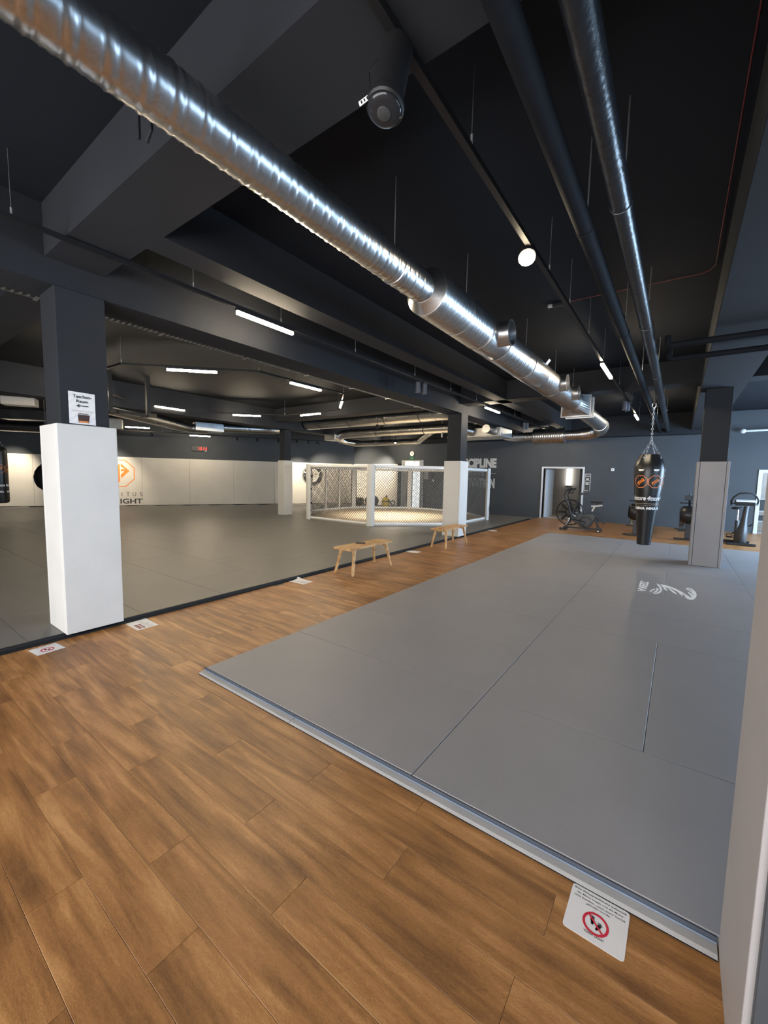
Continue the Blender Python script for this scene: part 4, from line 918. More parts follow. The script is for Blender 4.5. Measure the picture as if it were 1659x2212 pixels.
# ================================================================== EMBLEM SHAPES (flat print)
OCT = [(math.cos(PI/8+i*PI/4)/math.cos(PI/8), math.sin(PI/8+i*PI/4)/math.cos(PI/8)) for i in range(8)]
CHEV = [(0.13, 0.72), (0.68, 0.18), (0.13, -0.38), (0.13, -0.10), (0.36, 0.16), (0.13, 0.16), (0.13, 0.30), (0.40, 0.30), (0.13, 0.52)]
EMB = [CHEV, [(-x, -y_) for x, y_ in CHEV], [(-0.07, -0.72), (0.07, -0.58), (0.07, 0.72), (-0.07, 0.58)]]
EMB_ROT = [[(0.80*x+0.30*y_, 0.80*y_+0.06*x) for x, y_ in q] for q in EMB]
def tri_fill(polys, fn, subdiv=0):
    """fill 2D polygons and map each vertex with fn(x, y)"""
    bm = bmesh.new()
    for p in polys:
        vs = [bm.verts.new((x, y_, 0)) for x, y_ in p]; bm.faces.new(vs)
    bmesh.ops.triangulate(bm, faces=bm.faces[:])
    if subdiv: bmesh.ops.subdivide_edges(bm, edges=bm.edges[:], cuts=subdiv, use_grid_fill=True)
    for v in bm.verts: v.co = Vector(fn(v.co.x, v.co.y))
    me = bpy.data.meshes.new('print'); bm.to_mesh(me); bm.free(); return me
def ring_mesh(pts_o, pts_i, fn, sub=3):
    n = len(pts_o); mb = MB(); V_ = []
    for i in range(n):
        for k in range(sub):
            f = k/sub
            for P_ in (pts_o, pts_i):
                a, b = P_[i], P_[(i+1) % n]; V_.append(fn(a[0]+(b[0]-a[0])*f, a[1]+(b[1]-a[1])*f))
    mb.v = [tuple(v) for v in V_]; m = len(V_)
    mb.f = [(i, (i+2) % m, (i+3) % m, i+1) for i in range(0, m, 2)]
    return mb.mesh('ring')

# ================================================================== PUNCHING BAGS
def chain(name, p0, p1, parent, link=0.05, r=0.0045, m=None):
    p0, p1 = Vector(p0), Vector(p1); d = p1-p0; L = d.length; d.normalize(); u, v = frame(d); mb = MB()
    n = max(2, int(L/(link*0.78)))
    for i in range(n):
        c = p0+d*(L*(i+0.5)/n); e = (u if i % 2 else v); hl, hw = link*0.5-r, link*0.27
        pts = [c+d*(hl*0.55*sg)*1.0+e*0 for sg in (1,)]
        ring = []
        for k in range(8):
            a = 2*PI*k/8; ring.append(c+d*(hl*math.cos(a))+e*(hw*math.sin(a)))
        mb.tube(ring, r, n=4, closed=True)
    return mb.build(name, m or CHROME, parent, smooth=60)
BX, BY = -0.455, 9.0
BAGP = [(0.100, 0.456), (0.113, 0.462), (0.122, 0.60), (0.140, 0.82), (0.170, 1.10), (0.196, 1.30), (0.219, 1.478), (0.238, 1.70), (0.244, 1.80), (0.243, 1.873), (0.232, 1.95), (0.208, 2.02), (0.182, 2.075), (0.160, 2.13), (0.150, 2.132), (0.145, 2.10)]
def bag_r(z_):
    for (r0, z0), (r1, z1) in zip(BAGP[:-1], BAGP[1:]):
        if z0 <= z_ <= z1: return r0+(r1-r0)*(z_-z0)/(z1-z0)
    return 0.2
bag = thing('punching_bag', 'black tapered leather punching bag with orange octagon emblems hanging from a chain', 'punching bag', (BX, BY, 0.456))
bb = MB(); n = 48
for r_, z_ in BAGP:
    for i in range(n):
        a = 2*PI*i/n; w_ = r_*(1+(0.03*math.sin(a*8) if z_ > 1.97 else 0.006*math.sin(a*3+z_*5)))
        bb.v.append((BX+w_*math.cos(a), BY+w_*math.sin(a), z_))
for j in range(len(BAGP)-1):
    bb.f += [(j*n+i, j*n+(i+1) % n, (j+1)*n+(i+1) % n, (j+1)*n+i) for i in range(n)]
bb.f += [tuple(reversed(range(n))), tuple((len(BAGP)-1)*n+i for i in range(n))]
body = bb.build('bag_body', BLEATHER, bag, smooth=50)
def on_bag(phi0, z0, lift=0.004, sc_=1.0):
    rr = bag_r(z0)
    def f(x, y_):
        z_ = z0+y_*sc_; r_ = bag_r(z_)+lift; ph = phi0+x*sc_/rr
        return (BX+r_*math.sin(ph), BY-r_*math.cos(ph), z_)
    return f
def bag_text(s_, phi0, z0, h, wd, bold, shear=0.0, m=WHITEP):
    me = text_mesh(s_, 1.0, bold, shear=shear); xs = [v.co.x for v in me.vertices]; ys = [v.co.y for v in me.vertices]
    x0, x1, y0, y1 = min(xs), max(xs), min(ys), max(ys); f = on_bag(phi0, z0)
    for v in me.vertices: v.co = f(((v.co.x-x0)/(x1-x0)-0.5)*wd, ((v.co.y-y0)/(y1-y0)-0.5)*h)
    me.name = 'lettering'; put('lettering', me, m, body)
ZE, RE = 1.635, 0.112
for k in range(6):
    ph = 0.02-0.49+k*2*PI/6.3; f = on_bag(ph, ZE, 0.0045, RE); f2 = on_bag(ph, ZE, 0.004, RE)
    me = ring_mesh(OCT, [(x*0.90, y_*0.90) for x, y_ in OCT], f); put('octagon_outline', me, ORANGEL, body)
    put('emblem', tri_fill(EMB_ROT, f, 1), ORANGE, body)
    g = on_bag(ph, 1.845, 0.004, 1.0)
    put('white_tag_print', tri_fill([[(-0.05, 0.016), (-0.04, -0.012), (-0.02, -0.018), (0, -0.008), (0.02, -0.018), (0.04, -0.012), (0.05, 0.016)]], g, 1), WHITEP, body)
for k in range(5): bag_text('4more', -0.62+k*2*PI/5, 1.335, 0.088, 0.235, 0.03, 0.25)
lnm = MB()
for z_, hh in ((1.228, 0.006), (1.200, 0.003)):
    k = len(lnm.v)
    for i in range(64):
        a = 2*PI*i/64
        for dz in (0, hh): lnm.v.append((BX+(bag_r(z_+dz)+0.004)*math.cos(a), BY+(bag_r(z_+dz)+0.004)*math.sin(a), z_+dz))
    lnm.f += [(k+2*i, k+(2*i+2) % 128, k+(2*i+3) % 128, k+2*i+1) for i in range(64)]
lnm.build('printed_rule', mat('cream_print', (0.7, 0.55, 0.35), 0.5), body)
for k in range(6): bag_text('MMA', -0.52+k*2*PI/6, 1.148, 0.052, 0.165, 0.05)
AP = Vector((BX+0.0, BY, 2.40))
for k in range(4):
    a = PI/4+k*PI/2+0.35; q = Vector((BX+0.185*math.cos(a), BY+0.185*math.sin(a), 2.075))
    chain('suspension_chain', q, AP, bag); MB().lathe([(0.016, -0.004), (0.02, 0), (0.016, 0.004)], q, (math.cos(a), math.sin(a), 0.5), 12).build('grommet', CHROME, bag)
chain('hanging_chain', AP, (BX, BY, 2.98), bag, link=0.055, r=0.006)
MB().tube([(BX, BY, 2.97), (BX+0.03, BY, 3.01), (BX+0.025, BY, 3.06)], 0.008, n=8).build('hook', CHROME, bag)
MB().tube([(BX, BY, 2.97), (BX-0.03, BY, 3.01), (BX-0.025, BY, 3.06)], 0.008, n=8).build('hook', CHROME, bag)
MB().bar((BX, BY, 3.04), (BX-0.07, BY, 4.0), 0.03).build('drop_strap', LAMPB, bag)
MB().lathe([(0.145, 0), (0.16, 0.006), (0.155, 0.012)], (BX, BY, 2.125), (0, 0, 1), 40).build('top_rim', mat('worn_black_vinyl', (0.10, 0.09, 0.085), 0.35), bag, smooth=40)

hb = thing('punching_bag', 'black cylindrical punching bag cut by the left edge of the view', 'punching bag', (-16.75, 3.15, 0.6))
HX, HY, HR = -16.75, 3.15, 0.225
MB().lathe([(0.16, 0.58), (0.21, 0.6), (HR, 0.66), (HR, 2.12), (0.21, 2.22), (0.17, 2.27)], (HX, HY, 0), (0, 0, 1), 32).build('bag_body', BLEATHER, hb, smooth=40)
va = math.atan2(HX, -HY)   # direction towards the middle of the room
def on_h(phi0, z0, sc_=1.0):
    def f(x, y_):
        ph = phi0+x*sc_/HR; return (HX+(HR+0.004)*math.sin(ph), HY-(HR+0.004)*math.cos(ph), z0+y_*sc_)
    return f
ph0 = math.atan2(0-HX, HY-0)
for k in range(-1, 3):
    f = on_h(ph0+0.15+k*1.15, 1.62, 0.13); put('octagon_outline', ring_mesh(OCT, [(x*0.9, y_*0.9) for x, y_ in OCT], f), ORANGEL, hb); put('emblem', tri_fill(EMB_ROT, f, 1), ORANGE, hb)
for s_, z_, h_, wd_ in (('4more', 1.13, 0.09, 0.22), ('MMA', 0.93, 0.06, 0.16)):
    for k in range(-1, 3):
        me = text_mesh(s_, 1.0, 0.04); xs = [v.co.x for v in me.vertices]; ys = [v.co.y for v in me.vertices]; f = on_h(ph0+0.1+k*1.1, z_)
        for v in me.vertices: v.co = f(((v.co.x-min(xs))/(max(xs)-min(xs))-0.5)*wd_, ((v.co.y-min(ys))/(max(ys)-min(ys))-0.5)*h_)
        put('lettering', me, WHITEP, hb)
for k in range(4):
    a = k*PI/2; chain('suspension_chain', (HX+0.17*math.cos(a), HY+0.17*math.sin(a), 2.25), (HX, HY, 2.55), hb)
chain('hanging_chain', (HX, HY, 2.55), (HX, HY, 4.0), hb)
rb_ = thing('punching_bag', 'black round teardrop bag half hidden behind the nearest white pillar', 'punching bag', (-15.9, 4.12, 1.0))
MB().lathe([(0.03, 0.97), (0.16, 1.0), (0.27, 1.10), (0.33, 1.25), (0.345, 1.40), (0.31, 1.56), (0.23, 1.70), (0.13, 1.80), (0.06, 1.86)], (-15.9, 4.12, 0), (0, 0, 1), 36).build('bag_body', BLEATHER, rb_, smooth=60)
for k in range(4):
    a = k*PI/2+0.3; chain('suspension_chain', (-15.9+0.2*math.cos(a), 4.12+0.2*math.sin(a), 1.74), (-15.9, 4.12, 2.1), rb_)
chain('hanging_chain', (-15.9, 4.12, 2.1), (-15.9, 4.12, 4.0), rb_)

# ================================================================== WALL PRINTS, CLOCKS, SIGNS
def wallpt(s0, z0, scl, off=0.0595):
    def f(x, y_): return tuple(lw(s0+x*scl, z0+y_*scl, off))
    return f
wp = thing('wall_emblem', 'orange octagon emblem with dark lettering on the cream wall pads', 'emblem', tuple(lw(4.09, 1.5, 0.06)))
f = wallpt(4.09, 1.51, 0.62)
put('octagon_outline', ring_mesh(OCT, [(x*0.94, y_*0.94) for x, y_ in OCT], f), ORANGE, wp)
put('emblem', tri_fill(EMB, f), ORANGE, wp)
DK = mat('dark_grey_print', (0.06, 0.06, 0.065), 0.5)
for i, ch in enumerate('ITUS'):
    me_w = (0.02, 0.12, 0.125, 0.115)[i]; s_ = (4.172, 4.36, 4.61, 4.885)[i]
    text_on('letter', ch, DK, wp, tuple(lw(s_, 0.462, 0.0585)), tuple(LWD), (0, 0, 1), me_w, 0.19, bold=-0.004)
text_on('lettering', 'IGHT', DK, wp, tuple(lw(4.11, 0.118, 0.0585)), tuple(LWD), (0, 0, 1), 0.88, 0.235, bold=0.03)
rl = thing('wall_emblem', 'round black ring emblem with white letters on the wall pads behind the cage', 'emblem', tuple(lw(13.05, 1.57, 0.06)))
NC = 40; circ = [(math.cos(2*PI*i/NC), math.sin(2*PI*i/NC)) for i in range(NC)]
f = wallpt(13.05, 1.575, 0.57); f1 = wallpt(13.05, 1.575, 0.57, 0.0605)
put('ring', ring_mesh(circ, [(x*0.95, y_*0.95) for x, y_ in circ], f, 1), INK, rl)
put('ring', ring_mesh([(x*0.92, y_*0.92) for x, y_ in circ], [(x*0.64, y_*0.64) for x, y_ in circ], f, 1), INK, rl)
for ch, ang in (('C', 2.75), ('H', 2.28), ('O', 0.45)):
    up = Vector((math.cos(ang), math.sin(ang))); rd = Vector((up.y, -up.x))
    u3 = LWD*rd.x+Vector((0, 0, 1))*rd.y; v3 = LWD*up.x+Vector((0, 0, 1))*up.y
    o3 = lw(13.05+0.57*0.69*up.x-0.57*0.09*rd.x, 1.575+0.57*0.69*up.y-0.57*0.09*rd.y, 0.0605)
    text_on('letter', ch, WHITEP, rl, tuple(o3), tuple(u3), tuple(v3), 0.105, 0.105, bold=0.03)
for ang in (3.2, -0.05):
    put('dot', tri_fill([[(0.78*math.cos(ang)+0.03*math.cos(2*PI*i/8), 0.78*math.sin(ang)+0.03*math.sin(2*PI*i/8)) for i in range(8)]], f1), WHITEP, rl)
put('dark_figure', tri_fill([[(-0.32, -0.5), (-0.05, -0.55), (0.05, -0.1), (-0.02, 0.35), (-0.15, 0.4), (-0.22, 0.0)]], f1), INK, rl)
put('red_flash', tri_fill([[(-0.55, -0.93), (-0.30, -0.80), (-0.20, -0.98), (-0.34, -1.12)]], f1), REDINK, rl)

sl = thing('wall_slogan', 'pale capital slogan DISCIPLINE BEATS MOTIVATION on the dark far wall', 'lettering', (-7.6, YB, 1.2))
YT = YB-0.002
text_on('lettering', 'DISCIPLINE', GREYP, sl, (-8.62, YT, 2.09), (1, 0, 0), (0, 0, 1), 1.95, 0.435, bold=0.06)
text_on('lettering', 'BEATS', GREYP, sl, (-8.05, YT, 1.735), (1, 0, 0), (0, 0, 1), 0.82, 0.19, bold=0.03)
text_on('lettering', 'MOTIVATION', GREYP, sl, (-8.62, YT, 1.17), (1, 0, 0), (0, 0, 1), 1.90, 0.45, bold=0.06)
MB().box(-7.15, -6.68, YB-0.004, YB, 1.822, 1.842).build('rule', GREYP, sl); MB().box(-8.62, -8.12, YB-0.004, YB, 1.822, 1.842).build('rule', GREYP, sl)

dc = thing('digital_clock', 'black digital wall clock with red digits reading 15 14', 'clock', tuple(lw(7.5, 2.78, 0.0)))
MB().obox(lw(7.47, 2.775, 0.03), LWD, LWN, (0, 0, 1), 0.36, 0.03, 0.125).build('case', BLACK, dc, bevel=0.01)
text_on('digits', '15', REDLED, dc, tuple(lw(7.42, 2.70, 0.061)), tuple(LWD), (0, 0, 1), 0.155, 0.15, bold=0.01)
text_on('digits', '14', REDLED, dc, tuple(lw(7.64, 2.70, 0.061)), tuple(LWD), (0, 0, 1), 0.155, 0.15, bold=0.01)
MB().obox(lw(7.74, 2.665, 0.062), LWD, LWN, (0, 0, 1), 0.05, 0.001, 0.008).build('small_label', WHITEP, dc)
wc = thing('wall_clock', 'round white wall clock with black rim above the exit door', 'clock', (-11.13, YB, 2.79))
MB().cyl((-11.13, YB, 2.79), (-11.13, YB-0.04, 2.79), 0.15, n=32).build('rim', BLACK, wc, smooth=40)
MB().cyl((-11.13, YB-0.04, 2.79), (-11.13, YB-0.043, 2.79), 0.125, n=32).build('dial', WHITEP, wc)
MB().bar((-11.13, YB-0.046, 2.79), (-11.13, YB-0.046, 2.88), 0.012, 0.004, up=(0, 1, 0)).build('hand', INK, wc); MB().bar((-11.13, YB-0.046, 2.79), (-11.06, YB-0.046, 2.79), 0.012, 0.004, up=(0, 1, 0)).build('hand', INK, wc)
es = thing('exit_sign', 'dark green exit sign between the round clock and the exit door', 'sign', (-11.12, YB, 2.56))
MB().box(-11.27, -10.98, YB-0.03, YB, 2.49, 2.64).build('panel', GREENL, es, bevel=0.005)
MB().prism([(0, 0.02), (0.05, 0.055), (0.05, 0.035), (0.1, 0.035), (0.1, 0.005), (0.05, 0.005), (0.05, -0.015)], (-11.17, YB-0.032, 2.54), (1, 0, 0), (0, 0, 1), 0.001).build('arrow', mat('pale_green_print', (0.35, 0.5, 0.4), 0.5), es)
po = thing('framed_poster', 'narrow framed poster of dark photos right of the open doorway', 'poster', (-2.93, YB, 1.55))
MB().box(-3.035, -2.815, YB-0.012, YB, 1.20, 1.88).build('frame', mat('pale_poster_frame', (0.45, 0.46, 0.46), 0.5), po)
for z0, z1 in ((1.23, 1.44), (1.46, 1.51), (1.55, 1.60), (1.62, 1.77), (1.80, 1.85)): MB().box(-3.015, -2.835, YB-0.014, YB-0.012, z0, z1).build('photo', mat('dark_photo_print', (0.05, 0.048, 0.045), 0.5, var=0.7, nscale=14), po)
for z0, z1 in ((1.64, 1.70), (1.46, 1.50)): MB().box(-2.98, -2.88, YB-0.0155, YB-0.014, z0, z1).build('photo_figure', GREYP, po)
sw = thing('wall_sensor', 'small white wall sensor on the dark wall right of the framed poster', 'sensor', (-2.08, YB, 2.05))
MB().box(-2.13, -2.02, YB-0.03, YB, 2.0, 2.1).build('cover', WHITEP, sw, bevel=0.01); MB().cyl((-2.075, YB-0.031, 2.05), (-2.075, YB-0.034, 2.05), 0.02, n=12).build('lens', PLAST, sw)
n2 = thing('notice_sheet', 'pale notice sheet on the dark wall right of the exit door', 'notice', (-10.3, YB, 1.7))
MB().box(-10.40, -10.16, YB-0.006, YB, 1.52, 1.87).build('sheet', GREYP, n2)
for k in range(6): MB().box(-10.37+0.11*(k % 2), -10.29+0.11*(k % 2), YB-0.008, YB-0.006, 1.56+0.1*(k//2), 1.63+0.1*(k//2)).build('printed_block', mat('mid_grey_print', (0.2, 0.2, 0.2), 0.6), n2)
ls = thing('light_switch', 'small white light switch right of the notice sheet', 'switch', (-9.8, YB, 1.45))
MB().box(-9.92, -9.84, YB-0.02, YB, 1.40, 1.50).build('plate', WHITEP, ls, bevel=0.006)

# ================================================================== FITNESS MACHINES
# --- air bike, side on, fan to the left
YA = 14.4
ab = thing('air_bike', 'black air bike with a large wire fan cage standing before the open doorway', 'exercise bike', (-2.5, YA, 0))
FC = Vector((-2.835, YA, 0.565)); FR = 0.42
fan = MB().tube([FC+Vector((FR*math.cos(2*PI*i/40), 0, FR*math.sin(2*PI*i/40))) for i in range(40)], 0.016, n=8, closed=True).build('fan_guard', BLACK, ab, smooth=60)
gd = MB()
for yy in (-0.11, 0.11):
    for rr in (0.40, 0.27, 0.14):
        gd.tube([FC+Vector((rr*math.cos(2*PI*i/32), yy*(1 if rr < 0.39 else 0.5), rr*math.sin(2*PI*i/32))) for i in range(32)], 0.006, n=5, closed=True)
    for k in range(24):
        a = 2*PI*k/24; gd.tube([FC+Vector((0.06*math.cos(a), yy, 0.06*math.sin(a))), FC+Vector((0.27*math.cos(a+0.12), yy, 0.27*math.sin(a+0.12))), FC+Vector((FR*math.cos(a+0.2), yy*0.2, FR*math.sin(a+0.2)))], 0.0035, n=4)
gd.build('guard_wires', BLACK, fan)
for k in range(8):
    a = 2*PI*k/8; u = Vector((math.cos(a), 0, math.sin(a))); t_ = Vector((-u.z, 0.5, u.x)).normalized()
    MB().obox(FC+u*0.235, u, t_, u.cross(t_), 0.125, 0.045, 0.002).build('fan_blade', PLAST, fan)
MB().cyl(FC+Vector((0, -0.10, 0)), FC+Vector((0, 0.10, 0)), 0.075, n=20).build('fan_hub', BLACK, fan, smooth=40)
for sy in (-0.15, 0.15):
    MB().bar((-2.95, YA+sy, 0.07), (-2.62, YA+sy*0.9, 0.82), 0.055, 0.03).build('strut', BLACK, ab, bevel=0.004)
    MB().bar((-2.905, YA+sy-0.02 if sy < 0 else YA+sy+0.02, 0.16), (-2.80, YA+sy-0.02 if sy < 0 else YA+sy+0.02, 0.40), 0.004, 0.045, up=(0, 0, 1)).build('white_stripe', WHITEP, ab)
    MB().tube([(-2.72, YA+sy*1.25, 0.36), (-2.84, YA+sy*1.4, 0.80), (-2.92, YA+sy*1.6, 0.98), (-2.97, YA+sy*1.7, 1.13), (-2.93, YA+sy*1.7, 1.26), (-2.83, YA+sy*1.6, 1.34)], 0.021, n=10).build('swing_arm', BLACK, ab, smooth=50)
    MB().tube([(-2.93, YA+sy*1.7, 1.26), (-2.84, YA+sy*1.62, 1.345), (-2.74, YA+sy*1.62, 1.33)], 0.028, n=10).build('grip', BLACKR, ab, smooth=50)
    MB().tube([(-2.72, YA+sy*1.25, 0.36), (-2.33, YA+sy*1.25, 0.30)], 0.016, n=8).build('link_rod', BLACK, ab, smooth=50)
    MB().bar((-2.33, YA+sy*1.0, 0.29), (-2.42+0.18*(sy > 0), YA+sy*1.0, 0.17+0.24*(sy > 0)), 0.03, 0.018, up=(0, 1, 0)).build('crank_arm', BLACK, ab)
    MB().box(-2.47+0.18*(sy > 0), -2.37+0.18*(sy > 0), YA+sy*1.7-0.04, YA+sy*1.7+0.04, 0.155+0.24*(sy > 0), 0.18+0.24*(sy > 0)).build('pedal', BLACKR, ab, bevel=0.006)
MB().tube([(-2.83+0.075*math.cos(2*PI*i/20), YA, 1.28+0.08*math.sin(2*PI*i/20)) for i in range(20)], 0.015, n=8, closed=True).build('handle_ring', BLACK, ab, smooth=50)
MB().bar((-2.70, YA, 0.62), (-2.56, YA, 1.16), 0.09, 0.06).build('mast', BLACK, ab, bevel=0.01)
MB().obox((-2.42, YA, 1.22), (0.92, 0, 0.38), (0, 1, 0), (-0.38, 0, 0.92), 0.14, 0.11, 0.035).build('console', PLAST, ab, bevel=0.02)
MB().obox((-2.37, YA-0.0, 1.275), (0.92, 0, 0.38), (0, 1, 0), (-0.38, 0, 0.92), 0.09, 0.08, 0.004).build('screen', GLASSD, ab)
MB().prism([(-2.80, 0.44), (-2.55, 0.56), (-2.40, 0.52), (-2.16, 0.56), (-2.06, 0.50), (-2.20, 0.16), (-2.36, 0.08), (-2.52, 0.14), (-2.72, 0.30)], (0, YA+0.055, 0), (1, 0, 0), (0, 0, 1), 0.11).build('chain_housing', PLAST, ab, bevel=0.012)
MB().cyl((-2.33, YA-0.075, 0.29), (-2.33, YA+0.075, 0.29), 0.19, n=32).build('chain_cover', BLACK, ab, smooth=40, bevel=0.01)
MB().cyl((-2.33, YA-0.082, 0.29), (-2.33, YA-0.075, 0.29), 0.12, n=32).build('cover_disc', PLAST, ab, smooth=40)
MB().bar((-2.76, YA-0.062, 0.515), (-2.64, YA-0.062, 0.455), 0.003, 0.03).build('white_label', WHITEP, ab)
MB().bar((-2.66, YA-0.062, 0.585), (-2.58, YA-0.062, 0.56), 0.003, 0.016).build('white_label', WHITEP, ab)
MB().bar((-2.10, YA, 0.52), (-1.96, YA, 0.06), 0.07, 0.06).build('rear_leg', BLACK, ab, bevel=0.006)
MB().bar((-2.09, YA, 0.56), (-1.84, YA+0.02, 0.28), 0.06, 0.05).build('rear_brace', BLACK, ab, bevel=0.006)
MB().bar((-1.86, YA+0.02, 0.30), (-1.80, YA+0.02, 0.27), 0.05).build('rear_handle', BLACK, ab)
MB().bar((-2.95, YA-0.29, 0.045), (-2.95, YA+0.29, 0.045), 0.075, 0.06).build('front_foot', BLACK, ab, bevel=0.012)
MB().bar((-1.93, YA-0.29, 0.045), (-1.93, YA+0.29, 0.045), 0.075, 0.06).build('rear_foot', BLACK, ab, bevel=0.012)
MB().bar((-2.92, YA, 0.075), (-1.95, YA, 0.075), 0.05).build('base_tube', BLACK, ab)
for sy in (-0.29, 0.29): MB().cyl((-3.03, YA+sy-0.02, 0.04), (-3.03, YA+sy+0.02, 0.04), 0.04, n=14).build('transport_wheel', BLACKR, ab, smooth=40)
for sy in (-0.30, 0.30): MB().cyl((-1.93, YA+sy-0.004, 0.05), (-1.93, YA+sy+0.004, 0.05), 0.022, n=12).build('white_cap', WHITEP, ab)
MB().bar((-2.18, YA, 0.64), (-2.11, YA, 0.80), 0.065, 0.045).build('seat_post', CREAMP, ab, bevel=0.006)
MB().bar((-2.21, YA, 0.80), (-1.90, YA, 0.845), 0.075, 0.05).build('seat_slider', CREAMP, ab, bevel=0.008)
MB().bar((-1.96, YA, 0.80), (-1.84, YA, 0.77), 0.03).build('seat_lever', BLACK, ab)
st = MB()
for (x, hw) in ((-2.24, 0.018), (-2.18, 0.035), (-2.06, 0.055), (-1.96, 0.10), (-1.88, 0.115), (-1.85, 0.09)):
    st.v += [(x, YA-hw, 0.905), (x, YA-hw*0.8, 0.965), (x, YA+hw*0.8, 0.965), (x, YA+hw, 0.905)]
for i in range(5): st.f += [(i*4+j, i*4+(j+1) % 4, i*4+4+(j+1) % 4, i*4+4+j) for j in range(4)]
st.f += [(3, 2, 1, 0), (20, 21, 22, 23)]
st.build('saddle', BLACKR, ab, bevel=0.012); MB().cyl((-2.05, YA, 0.85), (-2.05, YA, 0.91), 0.02, n=10).build('saddle_stem', BLACK, ab)

# --- rowing machines seen from the flywheel end
def rower(xc, label):
    t = thing('rowing_machine', label, 'rowing machine', (xc, 14.2, 0), group='black rowing machines')
    y0 = 14.2
    MB().lathe([(0.10, -0.21), (0.20, -0.20), (0.245, -0.15), (0.255, -0.05), (0.255, 0.05), (0.245, 0.15), (0.20, 0.20), (0.10, 0.21)], (xc, y0+0.26, 0.70), (1, 0, 0), 36).build('flywheel_housing', BLEATHER, t, smooth=50)
    for sx in (-0.225, 0.225): MB().lathe([(0.08, 0), (0.19, 0.004), (0.19, 0.012), (0.08, 0.014)], (xc+sx-0.007, y0+0.26, 0.70), (1, 0, 0), 28).build('vent_ring', PLAST, t, smooth=30)
    MB().bar((xc, y0+0.08, 0.46), (xc, y0+0.02, 0.05), 0.14, 0.07, up=(0, 1, 0)).build('front_leg', BLACK, t, bevel=0.012)
    MB().bar((xc-0.32, y0, 0.03), (xc+0.32, y0, 0.03), 0.07, 0.05).build('front_foot', BLACK, t, bevel=0.012)
    MB().bar((xc-0.32, y0+0.9, 0.22), (xc+0.32, y0+0.9, 0.22), 0.10, 0.03).build('footrest_bar', BLACK, t, bevel=0.006)
    for sx in (-0.15, 0.15): MB().obox((xc+sx, y0+0.82, 0.36), (1, 0, 0), (0, 0.6, 0.8), (0, -0.8, 0.6), 0.06, 0.16, 0.012).build('footplate', PLAST, t, bevel=0.008)
    MB().bar((xc, y0+0.10, 0.42), (xc, y0+2.45, 0.40), 0.07, 0.06).build('slide_rail', SILVER, t)
    MB().box(xc-0.16, xc+0.16, y0+1.7, y0+1.95, 0.46, 0.51).build('seat', BLACKR, t, bevel=0.02)
    MB().box(xc-0.03, xc+0.03, y0+1.75, y0+1.9, 0.43, 0.46).build('seat_carriage', PLAST, t)
    MB().bar((xc, y0+2.40, 0.40), (xc, y0+2.42, 0.04), 0.06).build('rear_leg', BLACK, t); MB().bar((xc-0.22, y0+2.42, 0.03), (xc+0.22, y0+2.42, 0.03), 0.06, 0.05).build('rear_foot', BLACK, t)
    MB().bar((xc-0.24, y0+0.42, 1.03), (xc+0.24, y0+0.42, 1.03), 0.035).build('handle', BLACKR, t, bevel=0.008)
    MB().bar((xc, y0+0.45, 0.92), (xc-0.02, y0+0.30, 1.16), 0.05, 0.03).build('monitor_arm', BLACK, t)
    MB().obox((xc-0.03, y0+0.28, 1.19), (1, 0, 0), (0, 0.25, 0.97), (0, -0.97, 0.25), 0.10, 0.07, 0.02).build('monitor', PLAST, t, bevel=0.008)
    MB().cyl((xc-0.02, y0+0.3, 1.25), (xc-0.02, y0+0.3, 1.31), 0.025, n=10).build('phone_clip', BLACK, t)
rower(-0.95, 'black rowing machine half hidden behind the hanging punching bag')
rower(0.31, 'black rowing machine half hidden behind the grey padded pillar')

# --- upright ergometer at the far right, seen from the front
XB, YE = 1.46, 14.3
eg = thing('upright_ergometer', 'dark upright exercise bike with a wide looped handlebar at the far right', 'exercise bike', (XB, YE, 0))
secs = [(0.06, 0.13, 0.24), (0.16, 0.135, 0.26), (0.28, 0.13, 0.25), (0.42, 0.105, 0.20), (0.58, 0.075, 0.15), (0.76, 0.06, 0.10), (0.96, 0.055, 0.075), (1.06, 0.052, 0.06)]
bd = MB(); n = 20
for i, (z_, hx, hy) in enumerate(secs):
    for k in range(n):
        a = 2*PI*k/n; bd.v.append((XB+0.01*i-0.02+hx*math.cos(a), YE+0.12*(1-i/7)+hy*math.sin(a), z_))
for i in range(len(secs)-1): bd.f += [(i*n+k, i*n+(k+1) % n, (i+1)*n+(k+1) % n, (i+1)*n+k) for k in range(n)]
bd.f += [tuple(reversed(range(n))), tuple((len(secs)-1)*n+k for k in range(n))]
bd.build('body', PLAST, eg, smooth=50)
MB().bar((XB-0.32, YE-0.22, 0.035), (XB+0.28, YE-0.22, 0.035), 0.075, 0.06).build('front_foot', BLACK, eg, bevel=0.015)
MB().bar((XB-0.34, YE+0.42, 0.035), (XB+0.22, YE+0.42, 0.035), 0.075, 0.06).build('rear_foot', BLACK, eg, bevel=0.015)
MB().bar((XB, YE-0.2, 0.07), (XB, YE+0.45, 0.07), 0.10, 0.06).build('base_tube', BLACK, eg)
MB().obox((XB+0.0, YE-0.06, 1.12), (1, 0, 0), (0, 0.8, 0.25), (0, -0.25, 0.8), 0.20, 0.10, 0.05).build('console', BLACK, eg, bevel=0.02)
MB().obox((XB+0.0, YE-0.14, 1.175), (1, 0, 0), (0, 0.97, 0.25), (0, -0.25, 0.97), 0.19, 0.06, 0.016).build('console_top', WHITEP, eg, bevel=0.006)
MB().box(XB-0.03, XB+0.05, YE-0.075, YE-0.065, 1.035, 1.055).build('maker_plate', mat('dull_green_plate', (0.18, 0.25, 0.15), 0.5), eg)
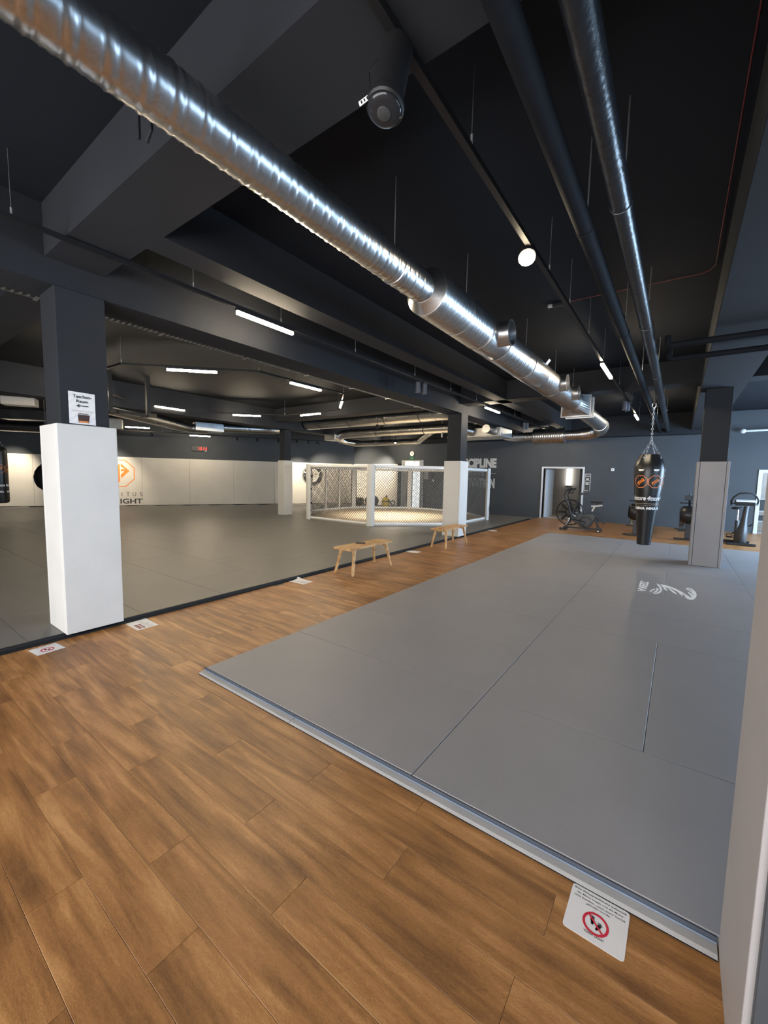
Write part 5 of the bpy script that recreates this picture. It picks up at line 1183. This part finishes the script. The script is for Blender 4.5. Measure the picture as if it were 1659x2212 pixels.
MB().tube([(XB-0.27, YE+0.02, 1.06), (XB-0.28, YE-0.06, 1.17), (XB-0.24, YE-0.14, 1.27), (XB-0.14, YE-0.2, 1.37), (XB, YE-0.22, 1.385), (XB+0.12, YE-0.2, 1.375), (XB+0.21, YE-0.14, 1.29), (XB+0.26, YE-0.06, 1.19), (XB+0.25, YE+0.02, 1.07)], 0.021, n=10).build('handlebar', BLACKR, eg, smooth=50)
for sx in (-1, 1): MB().bar((XB+0.19*sx, YE-0.03, 1.10), (XB+0.26*sx, YE+0.0, 1.09), 0.03).build('bar_bracket', BLACK, eg)
MB().cyl((XB-0.07, YE+0.48, 0.60), (XB-0.07, YE+0.50, 0.92), 0.018, n=10).build('seat_post', CHROME, eg, smooth=40)
MB().lathe([(0.04, 0), (0.055, 0.01), (0.05, 0.55)], (XB-0.07, YE+0.42, 0.06), (0, 0.1, 1), 14).build('seat_tube', PLAST, eg, smooth=40)
MB().lathe([(0.05, 0), (0.12, 0.01), (0.13, 0.04), (0.09, 0.07)], (XB-0.09, YE+0.5, 0.91), (0, 0, 1), 20).build('saddle', BLACKR, eg, smooth=50)
MB().bar((XB+0.10, YE+0.15, 0.50), (XB+0.17, YE+0.15, 0.50), 0.03).build('crank_axle', BLACK, eg)
MB().bar((XB+0.16, YE+0.15, 0.50), (XB+0.19, YE+0.05, 0.56), 0.025).build('crank_arm', BLACK, eg)
MB().bar((XB-0.11, YE+0.15, 0.36), (XB-0.19, YE+0.15, 0.26), 0.03).build('crank_arm', BLACK, eg)
MB().box(XB-0.30, XB-0.17, YE+0.08, YE+0.2, 0.155, 0.19).build('pedal', BLACKR, eg, bevel=0.008)
MB().tube([(XB-0.31, YE+0.10, 0.17), (XB-0.30, YE+0.08, 0.24), (XB-0.24, YE+0.08, 0.265), (XB-0.16, YE+0.08, 0.20)], 0.009, n=6).build('pedal_strap', BLACKR, eg)

# dark bag-hanging frame in front of the far left duct
bf = thing('bag_frame', 'dark steel hanging frame in front of the sloping duct beside the nearest pillar', 'frame', (-11.6, 4.3, 3.3))
for (x, y_) in ((-11.15, 4.15), (-11.0, 4.95)):
    MB().bar((x, y_, 3.02), (x, y_, 4.0), 0.09).build('drop_post', TRIMB, bf)
    MB().bar((x-0.16, y_-0.1, 3.04), (x+0.16, y_+0.1, 3.04), 0.10, 0.08).build('cross_arm', TRIMB, bf)
MB().bar((-11.15, 4.15, 3.10), (-11.0, 4.95, 3.02), 0.06).build('tie_bar', TRIMB, bf)
